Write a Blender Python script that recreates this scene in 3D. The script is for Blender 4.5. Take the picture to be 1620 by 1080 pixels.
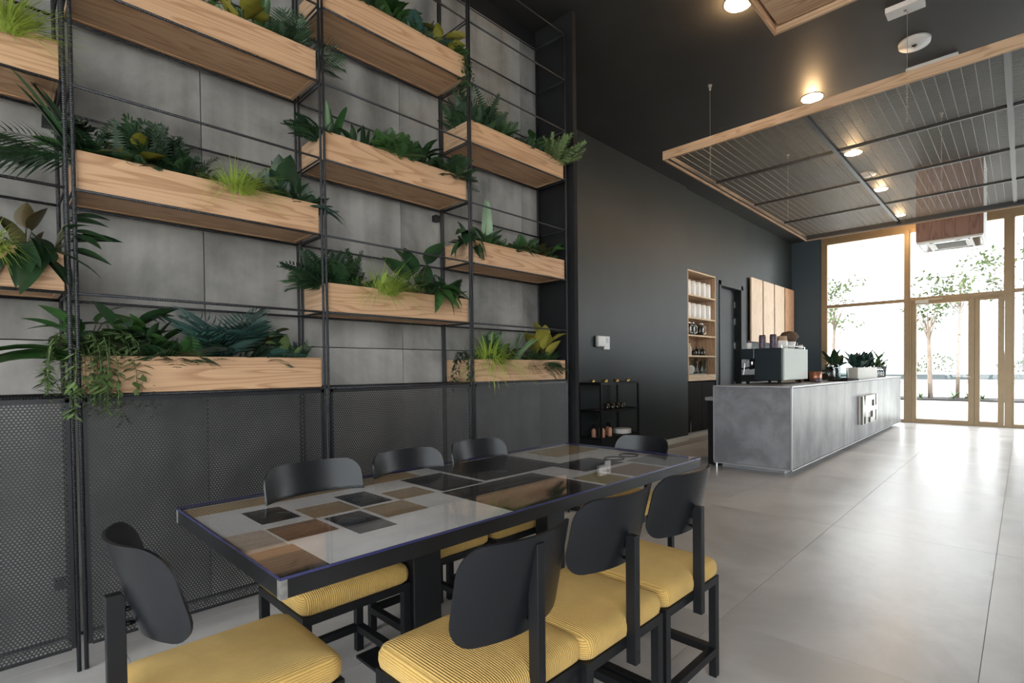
import bpy, math, random
from mathutils import Vector, Matrix
random.seed(7)
PI = math.pi
for o in list(bpy.data.objects): bpy.data.objects.remove(o)
scene = bpy.context.scene
COL = scene.collection

# ------------------------------------------------------------------ camera
cd = bpy.data.cameras.new('camera'); cam = bpy.data.objects.new('camera', cd); COL.objects.link(cam)
CAM_F, CAM_CX, CAM_CY = 816.96, 901.77, 598.44
yaw, pitch, roll = math.radians(41.314), math.radians(-1.019), math.radians(-0.572)
fw = Vector((-math.sin(yaw)*math.cos(pitch), math.cos(yaw)*math.cos(pitch), math.sin(pitch)))
r0 = Vector((math.cos(yaw), math.sin(yaw), 0)); u0 = r0.cross(fw)
rr = math.cos(roll)*r0 + math.sin(roll)*u0; uu = -math.sin(roll)*r0 + math.cos(roll)*u0
cam.matrix_world = Matrix(((rr.x, uu.x, -fw.x, 0), (rr.y, uu.y, -fw.y, 0), (rr.z, uu.z, -fw.z, 1.25), (0, 0, 0, 1)))
cd.sensor_width = 36; cd.lens = CAM_F/1620*36
cd.shift_x = (810-CAM_CX)/1620; cd.shift_y = (CAM_CY-540)/1620
cd.clip_start = 0.02; cd.clip_end = 500
scene.camera = cam

# ------------------------------------------------------------------ light, sky, exposure
w = bpy.data.worlds.new('sky'); scene.world = w; w.use_nodes = True
wb = w.node_tree.nodes['Background']; wb.inputs[0].default_value = (0.93, 0.97, 1.0, 1); wb.inputs[1].default_value = 4.6
sd = bpy.data.lights.new('sun', 'SUN'); sd.energy = 2.0; sd.angle = 0.05; sd.color = (1, .95, .86)
sun = bpy.data.objects.new('sun', sd); COL.objects.link(sun); sun.rotation_euler = (0, math.radians(-38), 0); sun.location = (0, 30, 30)
def portal(name, loc, sx, sy, rot):
    l = bpy.data.lights.new(name, 'AREA'); l.shape = 'RECTANGLE'; l.size = sx; l.size_y = sy; l.cycles.is_portal = True
    o = bpy.data.objects.new(name, l); COL.objects.link(o); o.location = loc; o.rotation_euler = rot
portal('portal_end', (-.15, 13.62, 2.1), 7.2, 4.2, (PI/2, 0, PI))       # faces into the room (-Y)
portal('portal_right_near', (4.66, -1.8, 2.1), 4.0, 3.2, (0, PI/2, 0))
portal('portal_right_far', (4.66, 11.8, 2.1), 4.0, 3.2, (0, PI/2, 0))
portal('portal_back', (.5, -3.62, 2.1), 7.0, 4.2, (PI/2, 0, 0))
vs = scene.view_settings; vs.view_transform = 'Standard'; vs.look = 'None'; vs.exposure = 0.6; vs.gamma = 1.0; vs.use_curve_mapping = False

# ------------------------------------------------------------------ materials
def newmat(name):
    m = bpy.data.materials.new(name); m.use_nodes = True
    nt = m.node_tree; return m, nt, nt.nodes['Principled BSDF']
def L(nt, a, b): nt.links.new(a, b)
def nd(nt, t, **k):
    n = nt.nodes.new(t)
    for a, b in k.items():
        if a.startswith('i_'): n.inputs[int(a[2:])].default_value = b
        else: setattr(n, a, b)
    return n
def plain(name, col, rough=.5, metal=0, spec=.5, noise=0, nscale=8, bump=0, bscale=60, emit=None):
    m, nt, p = newmat(name)
    p.inputs['Base Color'].default_value = (*col, 1); p.inputs['Roughness'].default_value = rough
    p.inputs['Metallic'].default_value = metal; p.inputs['Specular IOR Level'].default_value = spec
    tc = nd(nt, 'ShaderNodeTexCoord')
    if noise:
        n = nd(nt, 'ShaderNodeTexNoise'); n.inputs['Scale'].default_value = nscale; n.inputs['Detail'].default_value = 6
        L(nt, tc.outputs['Object'], n.inputs['Vector'])
        r = nd(nt, 'ShaderNodeValToRGB'); r.color_ramp.elements[0].position = .3; r.color_ramp.elements[1].position = .7
        r.color_ramp.elements[0].color = (*[c*(1-noise) for c in col], 1); r.color_ramp.elements[1].color = (*[min(1, c*(1+noise)) for c in col], 1)
        L(nt, n.outputs['Fac'], r.inputs['Fac']); L(nt, r.outputs['Color'], p.inputs['Base Color'])
    if bump:
        n2 = nd(nt, 'ShaderNodeTexNoise'); n2.inputs['Scale'].default_value = bscale
        L(nt, tc.outputs['Object'], n2.inputs['Vector'])
        b = nd(nt, 'ShaderNodeBump'); b.inputs['Strength'].default_value = bump; b.inputs['Distance'].default_value = .01
        L(nt, n2.outputs['Fac'], b.inputs['Height']); L(nt, b.outputs['Normal'], p.inputs['Normal'])
    if emit: p.inputs['Emission Color'].default_value = (*emit[0], 1); p.inputs['Emission Strength'].default_value = emit[1]
    return m
def wood(name, light, dark, axis=1, scale=1.0, rough=.5):
    m, nt, p = newmat(name)
    tc = nd(nt, 'ShaderNodeTexCoord'); oi = nd(nt, 'ShaderNodeObjectInfo')
    mul = nd(nt, 'ShaderNodeMath', operation='MULTIPLY', i_1=37.0); L(nt, oi.outputs['Random'], mul.inputs[0])
    add = nd(nt, 'ShaderNodeVectorMath', operation='ADD'); L(nt, tc.outputs['Object'], add.inputs[0]); L(nt, mul.outputs[0], add.inputs[1])
    mp = nd(nt, 'ShaderNodeMapping'); s = [7*scale]*3; s[axis] = .55*scale; mp.inputs['Scale'].default_value = s
    L(nt, add.outputs[0], mp.inputs['Vector'])
    n = nd(nt, 'ShaderNodeTexNoise'); n.inputs['Scale'].default_value = 1.1; n.inputs['Detail'].default_value = 2; n.inputs['Distortion'].default_value = .35
    L(nt, mp.outputs[0], n.inputs['Vector'])
    k = nd(nt, 'ShaderNodeMath', operation='MULTIPLY', i_1=13.0); L(nt, n.outputs['Fac'], k.inputs[0])
    fr = nd(nt, 'ShaderNodeMath', operation='FRACT'); L(nt, k.outputs[0], fr.inputs[0])
    rp = nd(nt, 'ShaderNodeValToRGB'); e = rp.color_ramp.elements
    e[0].position = 0; e[0].color = (*light, 1); e[1].position = 1; e[1].color = (*[a*.55+b*.45 for a, b in zip(light, dark)], 1)
    x = rp.color_ramp.elements.new(.55); x.color = (*[a*.88+b*.12 for a, b in zip(light, dark)], 1)
    x = rp.color_ramp.elements.new(.9); x.color = (*dark, 1)
    L(nt, fr.outputs[0], rp.inputs['Fac'])
    mp2 = nd(nt, 'ShaderNodeMapping'); s2 = [160*scale]*3; s2[axis] = 3*scale; mp2.inputs['Scale'].default_value = s2; L(nt, add.outputs[0], mp2.inputs['Vector'])
    f = nd(nt, 'ShaderNodeTexNoise'); f.inputs['Scale'].default_value = 1; L(nt, mp2.outputs[0], f.inputs['Vector'])
    fm = nd(nt, 'ShaderNodeMapRange'); fm.inputs['To Min'].default_value = .8; fm.inputs['To Max'].default_value = 1.12; L(nt, f.outputs['Fac'], fm.inputs['Value'])
    mx = nd(nt, 'ShaderNodeVectorMath', operation='SCALE'); L(nt, rp.outputs['Color'], mx.inputs[0]); L(nt, fm.outputs[0], mx.inputs['Scale'])
    L(nt, mx.outputs[0], p.inputs['Base Color']); p.inputs['Roughness'].default_value = rough; p.inputs['Specular IOR Level'].default_value = .3
    b = nd(nt, 'ShaderNodeBump'); b.inputs['Strength'].default_value = .12; b.inputs['Distance'].default_value = .003
    L(nt, f.outputs['Fac'], b.inputs['Height']); L(nt, b.outputs['Normal'], p.inputs['Normal'])
    return m
def concrete(name, a, b, rough=.7, streak=.35, sc=1.6, spec=.3, vary=.12, sm=(5, 5, .45), bump=.08):
    m, nt, p = newmat(name)
    tc = nd(nt, 'ShaderNodeTexCoord'); oi = nd(nt, 'ShaderNodeObjectInfo')
    mul = nd(nt, 'ShaderNodeMath', operation='MULTIPLY', i_1=19.0); L(nt, oi.outputs['Random'], mul.inputs[0])
    add = nd(nt, 'ShaderNodeVectorMath', operation='ADD'); L(nt, tc.outputs['Object'], add.inputs[0]); L(nt, mul.outputs[0], add.inputs[1])
    n = nd(nt, 'ShaderNodeTexNoise'); n.inputs['Scale'].default_value = sc; n.inputs['Detail'].default_value = 8; n.inputs['Roughness'].default_value = .62; n.inputs['Distortion'].default_value = .4
    L(nt, add.outputs[0], n.inputs['Vector'])
    mp = nd(nt, 'ShaderNodeMapping'); mp.inputs['Scale'].default_value = sm; L(nt, add.outputs[0], mp.inputs['Vector'])
    n2 = nd(nt, 'ShaderNodeTexNoise'); n2.inputs['Scale'].default_value = 1.0; n2.inputs['Detail'].default_value = 4; L(nt, mp.outputs[0], n2.inputs['Vector'])
    mix = nd(nt, 'ShaderNodeMix'); mix.inputs[0].default_value = streak; L(nt, n.outputs['Fac'], mix.inputs[2]); L(nt, n2.outputs['Fac'], mix.inputs[3])
    rp = nd(nt, 'ShaderNodeValToRGB'); e = rp.color_ramp.elements
    e[0].position = .39; e[0].color = (*a, 1); e[1].position = .62; e[1].color = (*b, 1); L(nt, mix.outputs[0], rp.inputs['Fac'])
    mr = nd(nt, 'ShaderNodeMapRange'); mr.inputs['To Min'].default_value = 1-vary; mr.inputs['To Max'].default_value = 1+vary; L(nt, oi.outputs['Random'], mr.inputs['Value'])
    sc_ = nd(nt, 'ShaderNodeVectorMath', operation='SCALE'); L(nt, rp.outputs['Color'], sc_.inputs[0]); L(nt, mr.outputs[0], sc_.inputs['Scale'])
    L(nt, sc_.outputs[0], p.inputs['Base Color'])
    rm = nd(nt, 'ShaderNodeMapRange'); rm.inputs['To Min'].default_value = rough-.08; rm.inputs['To Max'].default_value = rough+.1; L(nt, n.outputs['Fac'], rm.inputs['Value']); L(nt, rm.outputs[0], p.inputs['Roughness'])
    p.inputs['Specular IOR Level'].default_value = spec
    if bump:
        n3 = nd(nt, 'ShaderNodeTexNoise'); n3.inputs['Scale'].default_value = 45; n3.inputs['Detail'].default_value = 5; L(nt, tc.outputs['Object'], n3.inputs['Vector'])
        bp = nd(nt, 'ShaderNodeBump'); bp.inputs['Strength'].default_value = bump; bp.inputs['Distance'].default_value = .004; L(nt, n3.outputs['Fac'], bp.inputs['Height']); L(nt, bp.outputs['Normal'], p.inputs['Normal'])
    return m
def ribbed(name, col, pitch, axis=0, rough=.8, strength=.6, dark=.6, metal=0, spec=.2, wrap=None):
    m, nt, p = newmat(name)
    tc = nd(nt, 'ShaderNodeTexCoord'); sp = nd(nt, 'ShaderNodeSeparateXYZ'); L(nt, tc.outputs['Object'], sp.inputs[0])
    src = sp.outputs[axis]
    if wrap is not None:   # ribs run over the top and continue down the two flanks
        ns = nd(nt, 'ShaderNodeSeparateXYZ'); L(nt, tc.outputs['Normal'], ns.inputs[0])
        ab = nd(nt, 'ShaderNodeMath', operation='ABSOLUTE'); L(nt, ns.outputs[0], ab.inputs[0])
        gt = nd(nt, 'ShaderNodeMath', operation='GREATER_THAN', i_1=.55); L(nt, ab.outputs[0], gt.inputs[0])
        sb = nd(nt, 'ShaderNodeMath', operation='SUBTRACT', i_1=wrap); L(nt, sp.outputs[2], sb.inputs[0])
        mu = nd(nt, 'ShaderNodeMix'); L(nt, gt.outputs[0], mu.inputs[0]); L(nt, sp.outputs[axis], mu.inputs[2]); L(nt, sb.outputs[0], mu.inputs[3]); src = mu.outputs[0]
    k = nd(nt, 'ShaderNodeMath', operation='MULTIPLY', i_1=2*PI/pitch); L(nt, src, k.inputs[0])
    s = nd(nt, 'ShaderNodeMath', operation='SINE'); L(nt, k.outputs[0], s.inputs[0])
    mr = nd(nt, 'ShaderNodeMapRange'); mr.inputs['From Min'].default_value = -1; L(nt, s.outputs[0], mr.inputs['Value'])
    rp = nd(nt, 'ShaderNodeValToRGB'); rp.color_ramp.elements[0].color = (*[c*dark for c in col], 1); rp.color_ramp.elements[1].color = (*col, 1); rp.color_ramp.elements[1].position = .55
    L(nt, mr.outputs[0], rp.inputs['Fac'])
    n = nd(nt, 'ShaderNodeTexNoise'); n.inputs['Scale'].default_value = 9; n.inputs['Detail'].default_value = 3; L(nt, tc.outputs['Object'], n.inputs['Vector'])
    fm = nd(nt, 'ShaderNodeMapRange'); fm.inputs['To Min'].default_value = .75; fm.inputs['To Max'].default_value = 1.2; L(nt, n.outputs['Fac'], fm.inputs['Value'])
    sc_ = nd(nt, 'ShaderNodeVectorMath', operation='SCALE'); L(nt, rp.outputs['Color'], sc_.inputs[0]); L(nt, fm.outputs[0], sc_.inputs['Scale']); L(nt, sc_.outputs[0], p.inputs['Base Color'])
    b = nd(nt, 'ShaderNodeBump'); b.inputs['Strength'].default_value = strength; b.inputs['Distance'].default_value = .003; L(nt, mr.outputs[0], b.inputs['Height']); L(nt, b.outputs['Normal'], p.inputs['Normal'])
    p.inputs['Roughness'].default_value = rough; p.inputs['Metallic'].default_value = metal; p.inputs['Specular IOR Level'].default_value = spec
    if not metal: p.inputs['Sheen Weight'].default_value = .25; p.inputs['Sheen Tint'].default_value = (1, .85, .5, 1)
    return m
def thin_glass(name, tint=(.97, .98, .98), rough=0, ior=1.5, dirt=0):
    m, nt, p = newmat(name); nt.nodes.remove(p); out = nt.nodes['Material Output']
    t = nd(nt, 'ShaderNodeBsdfTransparent'); t.inputs[0].default_value = (*tint, 1)
    g = nd(nt, 'ShaderNodeBsdfGlossy'); g.inputs['Roughness'].default_value = rough
    f = nd(nt, 'ShaderNodeFresnel'); ge = nd(nt, 'ShaderNodeNewGeometry')
    ir = nd(nt, 'ShaderNodeMapRange'); ir.inputs['To Min'].default_value = ior; ir.inputs['To Max'].default_value = 1/ior; L(nt, ge.outputs['Backfacing'], ir.inputs['Value']); L(nt, ir.outputs[0], f.inputs[0])   # same thin-sheet reflectance from both sides
    mx = nd(nt, 'ShaderNodeMixShader'); L(nt, f.outputs[0], mx.inputs[0]); L(nt, t.outputs[0], mx.inputs[1]); L(nt, g.outputs[0], mx.inputs[2]); L(nt, mx.outputs[0], out.inputs[0])
    return m
def perforated(name, col, a=.0125, rad=.34):
    m, nt, p = newmat(name); out = nt.nodes['Material Output']
    p.inputs['Base Color'].default_value = (*col, 1); p.inputs['Roughness'].default_value = .45; p.inputs['Metallic'].default_value = 0
    tc = nd(nt, 'ShaderNodeTexCoord')
    sw = nd(nt, 'ShaderNodeVectorMath', operation='MULTIPLY'); sw.inputs[1].default_value = (0, 1/a, 1/(a*1.732)); L(nt, tc.outputs['Object'], sw.inputs[0])
    ds = []
    for off in (0, .5):
        ad = nd(nt, 'ShaderNodeVectorMath', operation='ADD'); ad.inputs[1].default_value = (0, off, off); L(nt, sw.outputs[0], ad.inputs[0])
        fr = nd(nt, 'ShaderNodeVectorMath', operation='FRACTION'); L(nt, ad.outputs[0], fr.inputs[0])
        su = nd(nt, 'ShaderNodeVectorMath', operation='SUBTRACT'); su.inputs[1].default_value = (0, .5, .5); L(nt, fr.outputs[0], su.inputs[0])
        ml = nd(nt, 'ShaderNodeVectorMath', operation='MULTIPLY'); ml.inputs[1].default_value = (0, 1, 1.732); L(nt, su.outputs[0], ml.inputs[0])
        le = nd(nt, 'ShaderNodeVectorMath', operation='LENGTH'); L(nt, ml.outputs[0], le.inputs[0]); ds.append(le)
    mn = nd(nt, 'ShaderNodeMath', operation='MINIMUM'); L(nt, ds[0].outputs['Value'], mn.inputs[0]); L(nt, ds[1].outputs['Value'], mn.inputs[1])
    lt = nd(nt, 'ShaderNodeMath', operation='GREATER_THAN', i_1=rad); L(nt, mn.outputs[0], lt.inputs[0])
    t = nd(nt, 'ShaderNodeBsdfTransparent'); mx = nd(nt, 'ShaderNodeMixShader')
    L(nt, lt.outputs[0], mx.inputs[0]); L(nt, t.outputs[0], mx.inputs[1]); L(nt, p.outputs[0], mx.inputs[2]); L(nt, mx.outputs[0], out.inputs[0])
    return m
def leafmat(name, a, b, rough=.4):
    m, nt, p = newmat(name); oi = nd(nt, 'ShaderNodeObjectInfo'); tc = nd(nt, 'ShaderNodeTexCoord')
    n = nd(nt, 'ShaderNodeTexNoise'); n.inputs['Scale'].default_value = 3; n.inputs['Detail'].default_value = 3; L(nt, tc.outputs['Object'], n.inputs['Vector'])
    ad = nd(nt, 'ShaderNodeMath', operation='ADD'); L(nt, oi.outputs['Random'], ad.inputs[0]); L(nt, n.outputs['Fac'], ad.inputs[1])
    ha = nd(nt, 'ShaderNodeMath', operation='MULTIPLY', i_1=.5); L(nt, ad.outputs[0], ha.inputs[0])
    rp = nd(nt, 'ShaderNodeValToRGB'); rp.color_ramp.elements[0].position = .25; rp.color_ramp.elements[1].position = .8
    rp.color_ramp.elements[0].color = (*a, 1); rp.color_ramp.elements[1].color = (*b, 1); L(nt, ha.outputs[0], rp.inputs['Fac'])
    L(nt, rp.outputs['Color'], p.inputs['Base Color']); p.inputs['Roughness'].default_value = rough; p.inputs['Specular IOR Level'].default_value = .4
    p.inputs['Subsurface Weight'].default_value = 0
    return m

WL, WD = (.57, .35, .205), (.40, .22, .115)
MAT = dict(
    wood_y=wood('larch_wood_y', WL, WD, 1), wood_x=wood('larch_wood_x', (.54, .355, .225), (.38, .23, .13), 0), wood_z=wood('larch_wood_z', (.60, .43, .29), (.44, .28, .17), 2, rough=.55),
    slat_z=wood('pale_slat_wood', (.74, .60, .46), (.60, .45, .32), 2), slat_o=wood('orange_slat_wood', (.66, .40, .25), (.48, .26, .14), 2), ac_wood=wood('walnut_cladding', (.27, .17, .145), (.17, .10, .085), 2, .9),
    niche=wood('niche_wood', (.45, .29, .19), (.33, .20, .12), 2), niche_edge=wood('niche_edge', (.66, .50, .34), (.5, .36, .22), 1),
    concrete=concrete('fibre_cement', (.15, .145, .136), (.39, .372, .35), rough=.72, streak=.4, vary=.08),
    tile=concrete('floor_tile', (.46, .44, .425), (.64, .62, .61), rough=.30, streak=.0, sc=.9, spec=.5, vary=.04, bump=.02),
    grout=plain('grout', (.30, .285, .27), .9),
    counter=concrete('counter_concrete', (.15, .155, .16), (.37, .375, .38), rough=.34, streak=.55, sc=2.6, spec=.5, vary=0, sm=(2.6, 2.6, .9), bump=.15),
    counter_end=concrete('counter_end_concrete', (.15, .15, .162), (.27, .27, .29), rough=.55, streak=.1, sc=2.2, spec=.4, vary=0),
    trim_metal=plain('counter_trim', (.5, .5, .52), .4, .6),
    blackwall=plain('charcoal_paint', (.0165, .0225, .0235), .46, spec=.35, noise=.12, nscale=2), bluewall=plain('petrol_paint', (.04, .068, .095), .5),
    matte_black=plain('matte_black_paint', (.012, .012, .013), .8, spec=.2, noise=.1), ceil=plain('black_ceiling_paint', (.022, .0218, .0205), .6, noise=.25, nscale=1.2),
    white_wall=plain('white_plaster', (.62, .61, .6), .8, noise=.03),
    steel=plain('black_steel', (.009, .0095, .011), .4, spec=.4, noise=.2), rebar=ribbed('rebar_steel', (.030, .031, .036), .009, 2, .38, .5, .7, .3, .5), rebar_y=ribbed('rebar_steel_y', (.030, .031, .036), .009, 1, .38, .5, .7, .3, .5), rebar_x=ribbed('rebar_steel_x', (.030, .031, .036), .009, 0, .38, .5, .7, .3, .5),
    perf=perforated('perforated_sheet', (.018, .018, .019), rad=.29), raw=plain('raw_weld_steel', (.26, .25, .24), .5, .6, noise=.3, nscale=40),
    shell=plain('chair_shell', (.007, .008, .0105), .34, spec=.38, bump=.02, bscale=300), chairsteel=plain('chair_steel', (.006, .0065, .008), .45, spec=.35),
    cord=ribbed('yellow_corduroy', (.66, .415, .125), .0068, 0, .85, .7, .6, wrap=.07), bolt=plain('bolt_steel', (.3, .3, .3), .35, .9),
    glass=thin_glass('window_glass'), tglass=thin_glass('table_glass', (.99, .99, .99), ior=1.42), edge=plain('glass_edge', (.035, .035, .11), .2, spec=.6),
    t_conc=concrete('collage_concrete', (.72, .72, .73), (.86, .86, .86), rough=.6, streak=0, sc=3, vary=.02), t_dark=plain('collage_dark', (.016, .015, .02), .5, noise=.3), t_wood=wood('collage_wood', (.34, .19, .10), (.2, .10, .05), 1, 1.5), t_pale=wood('collage_pale', (.62, .52, .43), (.5, .4, .32), 1, 1.5),
    t_tan=ribbed('collage_tan_mesh', (.40, .25, .12), .012, 1, .6, .2, .45), t_diag=ribbed('collage_ribbed', (.30, .17, .10), .012, 1, .6, .3, .25), t_brown=plain('collage_brown', (.26, .17, .12), .6, noise=.1), t_olive=plain('collage_olive', (.30, .23, .07), .6, noise=.1), t_grey=plain('collage_grey', (.23, .24, .25), .6, noise=.1),
    soil=plain('soil', (.012, .009, .007), .95, noise=.4, nscale=40, bump=.5), bronze=plain('bronze_frame', (.30, .22, .13), .42, .35, noise=.05), white=plain('white_plastic', (.75, .75, .74), .4), ceramic=plain('white_ceramic', (.82, .81, .79), .18),
    lamp=plain('lamp_glow', (1, .9, .7), .5, emit=((1, .80, .52), 26)), lampring=plain('lamp_ring', (.85, .8, .7), .4), chrome=plain('chrome', (.75, .75, .76), .12, 1), navy=plain('dark_machine', (.018, .026, .032), .3), machine_white=plain('machine_panel', (.48, .53, .49), .3), copper=plain('copper', (.45, .20, .12), .35, .7), jar=thin_glass('jar_glass', (.80, .85, .85), ior=1.6),
    coffee=plain('coffee_beans', (.05, .022, .012), .7, noise=.4, nscale=80), terracotta=plain('peach_liquid', (.62, .32, .2), .4), amber=plain('dark_glass', (.02, .017, .012), .12), greybox=plain('pale_box', (.55, .54, .50), .6), darkcan=plain('label_can', (.10, .07, .10), .4, noise=.5, nscale=30), cork=wood('cork_lid', (.45, .3, .2), (.3, .2, .12), 2, 3), basket=plain('wicker', (.10, .06, .035), .8, bump=.6, bscale=80), sign=plain('sign_face', (.70, .60, .62), .35), sign_side=plain('sign_side', (.16, .19, .14), .4), dark_glass=plain('black_screen', (.02, .02, .02), .1),
    brass=plain('brass', (.6, .45, .18), .25, .9),
    out_ground=plain('pale_paving', (.72, .70, .66), .8, noise=.05), out_wall=plain('pale_low_wall', (.62, .60, .56), .8), out_dark=plain('dark_glass_band', (.03, .042, .046), .4), bark=plain('pale_bark', (.19, .145, .11), .9, noise=.2), build=plain('facade', (.055, .057, .062), .8), slab=plain('slab_band', (.32, .32, .31), .8),
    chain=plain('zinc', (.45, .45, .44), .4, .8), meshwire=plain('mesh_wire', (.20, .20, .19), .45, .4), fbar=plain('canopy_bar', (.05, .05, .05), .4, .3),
    g_dark=leafmat('leaf_dark', (.010, .030, .012), (.030, .070, .026)), g_mid=leafmat('leaf_mid', (.018, .058, .014), (.055, .125, .032)), g_blue=leafmat('leaf_blue', (.014, .040, .034), (.030, .085, .065)), g_lime=leafmat('leaf_lime', (.28, .39, .05), (.50, .60, .14), .6), g_yel=leafmat('leaf_yellow', (.13, .12, .015), (.30, .27, .05)), g_red=leafmat('leaf_bronze', (.03, .035, .012), (.085, .06, .022)), g_vine=leafmat('leaf_vine', (.07, .12, .035), (.20, .27, .11), .5), g_stripe=leafmat('leaf_striped', (.06, .12, .06), (.20, .30, .16)), stem=plain('stem', (.06, .06, .025), .7), g_out=leafmat('leaf_outdoor', (.05, .08, .025), (.12, .15, .055), .7),
)

# ------------------------------------------------------------------ mesh helpers
class MB:
    def __init__(s): s.v = []; s.f = []
    def box(s, x0, x1, y0, y1, z0, z1):
        i = len(s.v); s.v += [(x, y, z) for z in (z0, z1) for y in (y0, y1) for x in (x0, x1)]
        s.f += [tuple(i+k for k in q) for q in ((0, 2, 3, 1), (4, 5, 7, 6), (0, 1, 5, 4), (2, 6, 7, 3), (0, 4, 6, 2), (1, 3, 7, 5))]; return s
    def tube(s, pts, r, n=8, cap=True):
        pts = [Vector(p) for p in pts]; rs = r if isinstance(r, (list, tuple)) else [r]*len(pts); rings = []
        for k, p in enumerate(pts):
            d = (pts[min(k+1, len(pts)-1)]-pts[max(k-1, 0)]).normalized()
            a = d.cross(Vector((0, 0, 1)));
            if a.length < .05: a = d.cross(Vector((0, 1, 0)))
            a.normalize(); b = d.cross(a); i = len(s.v); rings.append(i)
            s.v += [tuple(p+rs[k]*(math.cos(2*PI*j/n)*a+math.sin(2*PI*j/n)*b)) for j in range(n)]
        for q in range(len(rings)-1):
            a, b = rings[q], rings[q+1]; s.f += [(a+j, a+(j+1) % n, b+(j+1) % n, b+j) for j in range(n)]
        if cap: s.f += [tuple(rings[0]+j for j in range(n))[::-1], tuple(rings[-1]+j for j in range(n))]
        return s
    def lathe(s, prof, c=(0, 0, 0), n=20):
        rings = []
        for r, z in prof:
            i = len(s.v); rings.append(i); s.v += [(c[0]+r*math.cos(2*PI*j/n), c[1]+r*math.sin(2*PI*j/n), c[2]+z) for j in range(n)]
        for a, b in zip(rings, rings[1:]): s.f += [(a+j, a+(j+1) % n, b+(j+1) % n, b+j) for j in range(n)]
        s.f += [tuple(rings[0]+j for j in range(n))[::-1], tuple(rings[-1]+j for j in range(n))]; return s
    def grid(s, rows):
        i0 = len(s.v); m = len(rows[0])
        for r in rows: s.v += [tuple(p) for p in r]
        for a in range(len(rows)-1):
            for b in range(m-1): q = i0+a*m+b; s.f.append((q, q+1, q+m+1, q+m))
        return s
    def poly(s, pts):
        i = len(s.v); s.v += [tuple(p) for p in pts]; s.f.append(tuple(range(i, i+len(pts)))); return s
    def prism(s, pts2, x0, x1, ax=0):
        # polygon in the two other axes, extruded along ax
        n = len(pts2); i = len(s.v)
        for t in (x0, x1):
            for a, b in pts2: s.v.append((t, a, b) if ax == 0 else (a, t, b) if ax == 1 else (a, b, t))
        s.f += [tuple(i+k for k in range(n))[::-1], tuple(i+n+k for k in range(n))]
        s.f += [(i+k, i+(k+1) % n, i+n+(k+1) % n, i+n+k) for k in range(n)]; return s
    def mesh(s, name, mat, smooth=False):
        me = bpy.data.meshes.new(name); me.from_pydata(s.v, [], s.f); me.update()
        if smooth: me.polygons.foreach_set('use_smooth', [True]*len(me.polygons))
        if mat: me.materials.append(MAT[mat] if isinstance(mat, str) else mat)
        return me
def link(name, data, parent=None, loc=None):
    o = bpy.data.objects.new(name, data); COL.objects.link(o)
    if parent is not None: o.parent = parent
    if loc is not None: o.location = loc
    return o
def obj(name, mb, mat, parent=None, smooth=False, bevel=0, loc=None, seg=2):
    o = link(name, mb.mesh(name, mat, smooth), parent, loc)
    if bevel:
        b = o.modifiers.new('bevel', 'BEVEL'); b.width = bevel; b.segments = seg; b.limit_method = 'ANGLE'; b.angle_limit = .6
    return o
def box(name, mat, ext, parent=None, bevel=0, **k): return obj(name, MB().box(*ext), mat, parent, bevel=bevel, **k)
def tag(o, label, cat, group=None):
    o['label'] = label; o['category'] = cat
    if group: o['group'] = group
    return o
def thing(name, label, cat, loc=(0, 0, 0), rz=0, group=None):
    o = link(name, None, None, loc); o.empty_display_size = .05; o.rotation_euler = (0, 0, rz); return tag(o, label, cat, group)
def struct(o): o['kind'] = 'structure'; return o
def stuff(o): o['kind'] = 'stuff'; return o
def tree_copy(o, parent=None):
    c = o.copy(); COL.objects.link(c); c.parent = parent
    for ch in list(o.children): tree_copy(ch, c)
    return c
def fix_normals(me):
    import bmesh
    bm = bmesh.new(); bm.from_mesh(me); bmesh.ops.recalc_face_normals(bm, faces=bm.faces); bm.to_mesh(me); bm.free()
# ================================================================== STRUCTURE
XW = -4.40; YE = 13.49; CZ = 4.35
fl = struct(box('floor', 'grout', (-4.8, 4.9, -3.7, 13.6, -.12, -.003)))
tile_me = MB().box(-.4985, .4985, -.9985, .9985, -.011, 0).mesh('floor_tile', 'tile')
for i in range(9):
    for j in range(9):
        x, y = -4.13+.5+i, -2.8+1+2*j-.8
        link('tile', tile_me, fl, (x, y, 0))
struct(box('ceiling', 'ceil', (-4.9, 4.9, -3.8, 13.7, CZ, CZ+.25)))
# left side: concrete clad block behind the plant racks
wl = struct(box('wall_left', 'matte_black', (-3.7, -3.392, -3.6, 3.42, 0, CZ)))
ys = [-3.5, -2.785, -1.585, -.385, .815, 2.015, 3.215, 3.405]
for a, b in zip(ys, ys[1:]):
    for z0, z1 in ((.02, 1.405), (1.410, 4.19)):
        c = ((a+b)/2, (z0+z1)/2)
        obj('panel', MB().box(-.006, .006, -(b-a)/2+.002, (b-a)/2-.002, -(z1-z0)/2, (z1-z0)/2), 'concrete', wl, bevel=.0015, loc=(-3.385, c[0], c[1]))
struct(box('wall_return', 'matte_black', (-4.6, -2.945, 3.425, 3.47, 0, CZ)))
struct(box('wall_bar', 'blackwall', (-4.62, -4.355, 3.47, 8.03, 0, CZ)))
wb_ = struct(obj('wall_bar_recess', MB().box(-4.62, XW, 8.03, 8.12, 0, CZ).box(-4.62, XW, 8.12, 9.22, 2.98, CZ).box(-4.62, XW, 9.22, 9.36, 0, CZ).box(-4.62, XW, 9.36, 10.46, 2.93, CZ).box(-4.62, XW, 10.46, YE+.2, 0, CZ).box(-4.9, -4.80, 8.0, 10.6, 0, 3.1).box(-4.9, -4.62, 8.0, 8.12, 0, 3.1).box(-4.9, -4.62, 9.22, 9.36, 0, 3.1).box(-4.9, -4.62, 10.46, 10.6, 0, 3.1).box(-4.9, -4.62, 8.0, 10.6, 2.98, 3.1), 'blackwall'))
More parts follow.
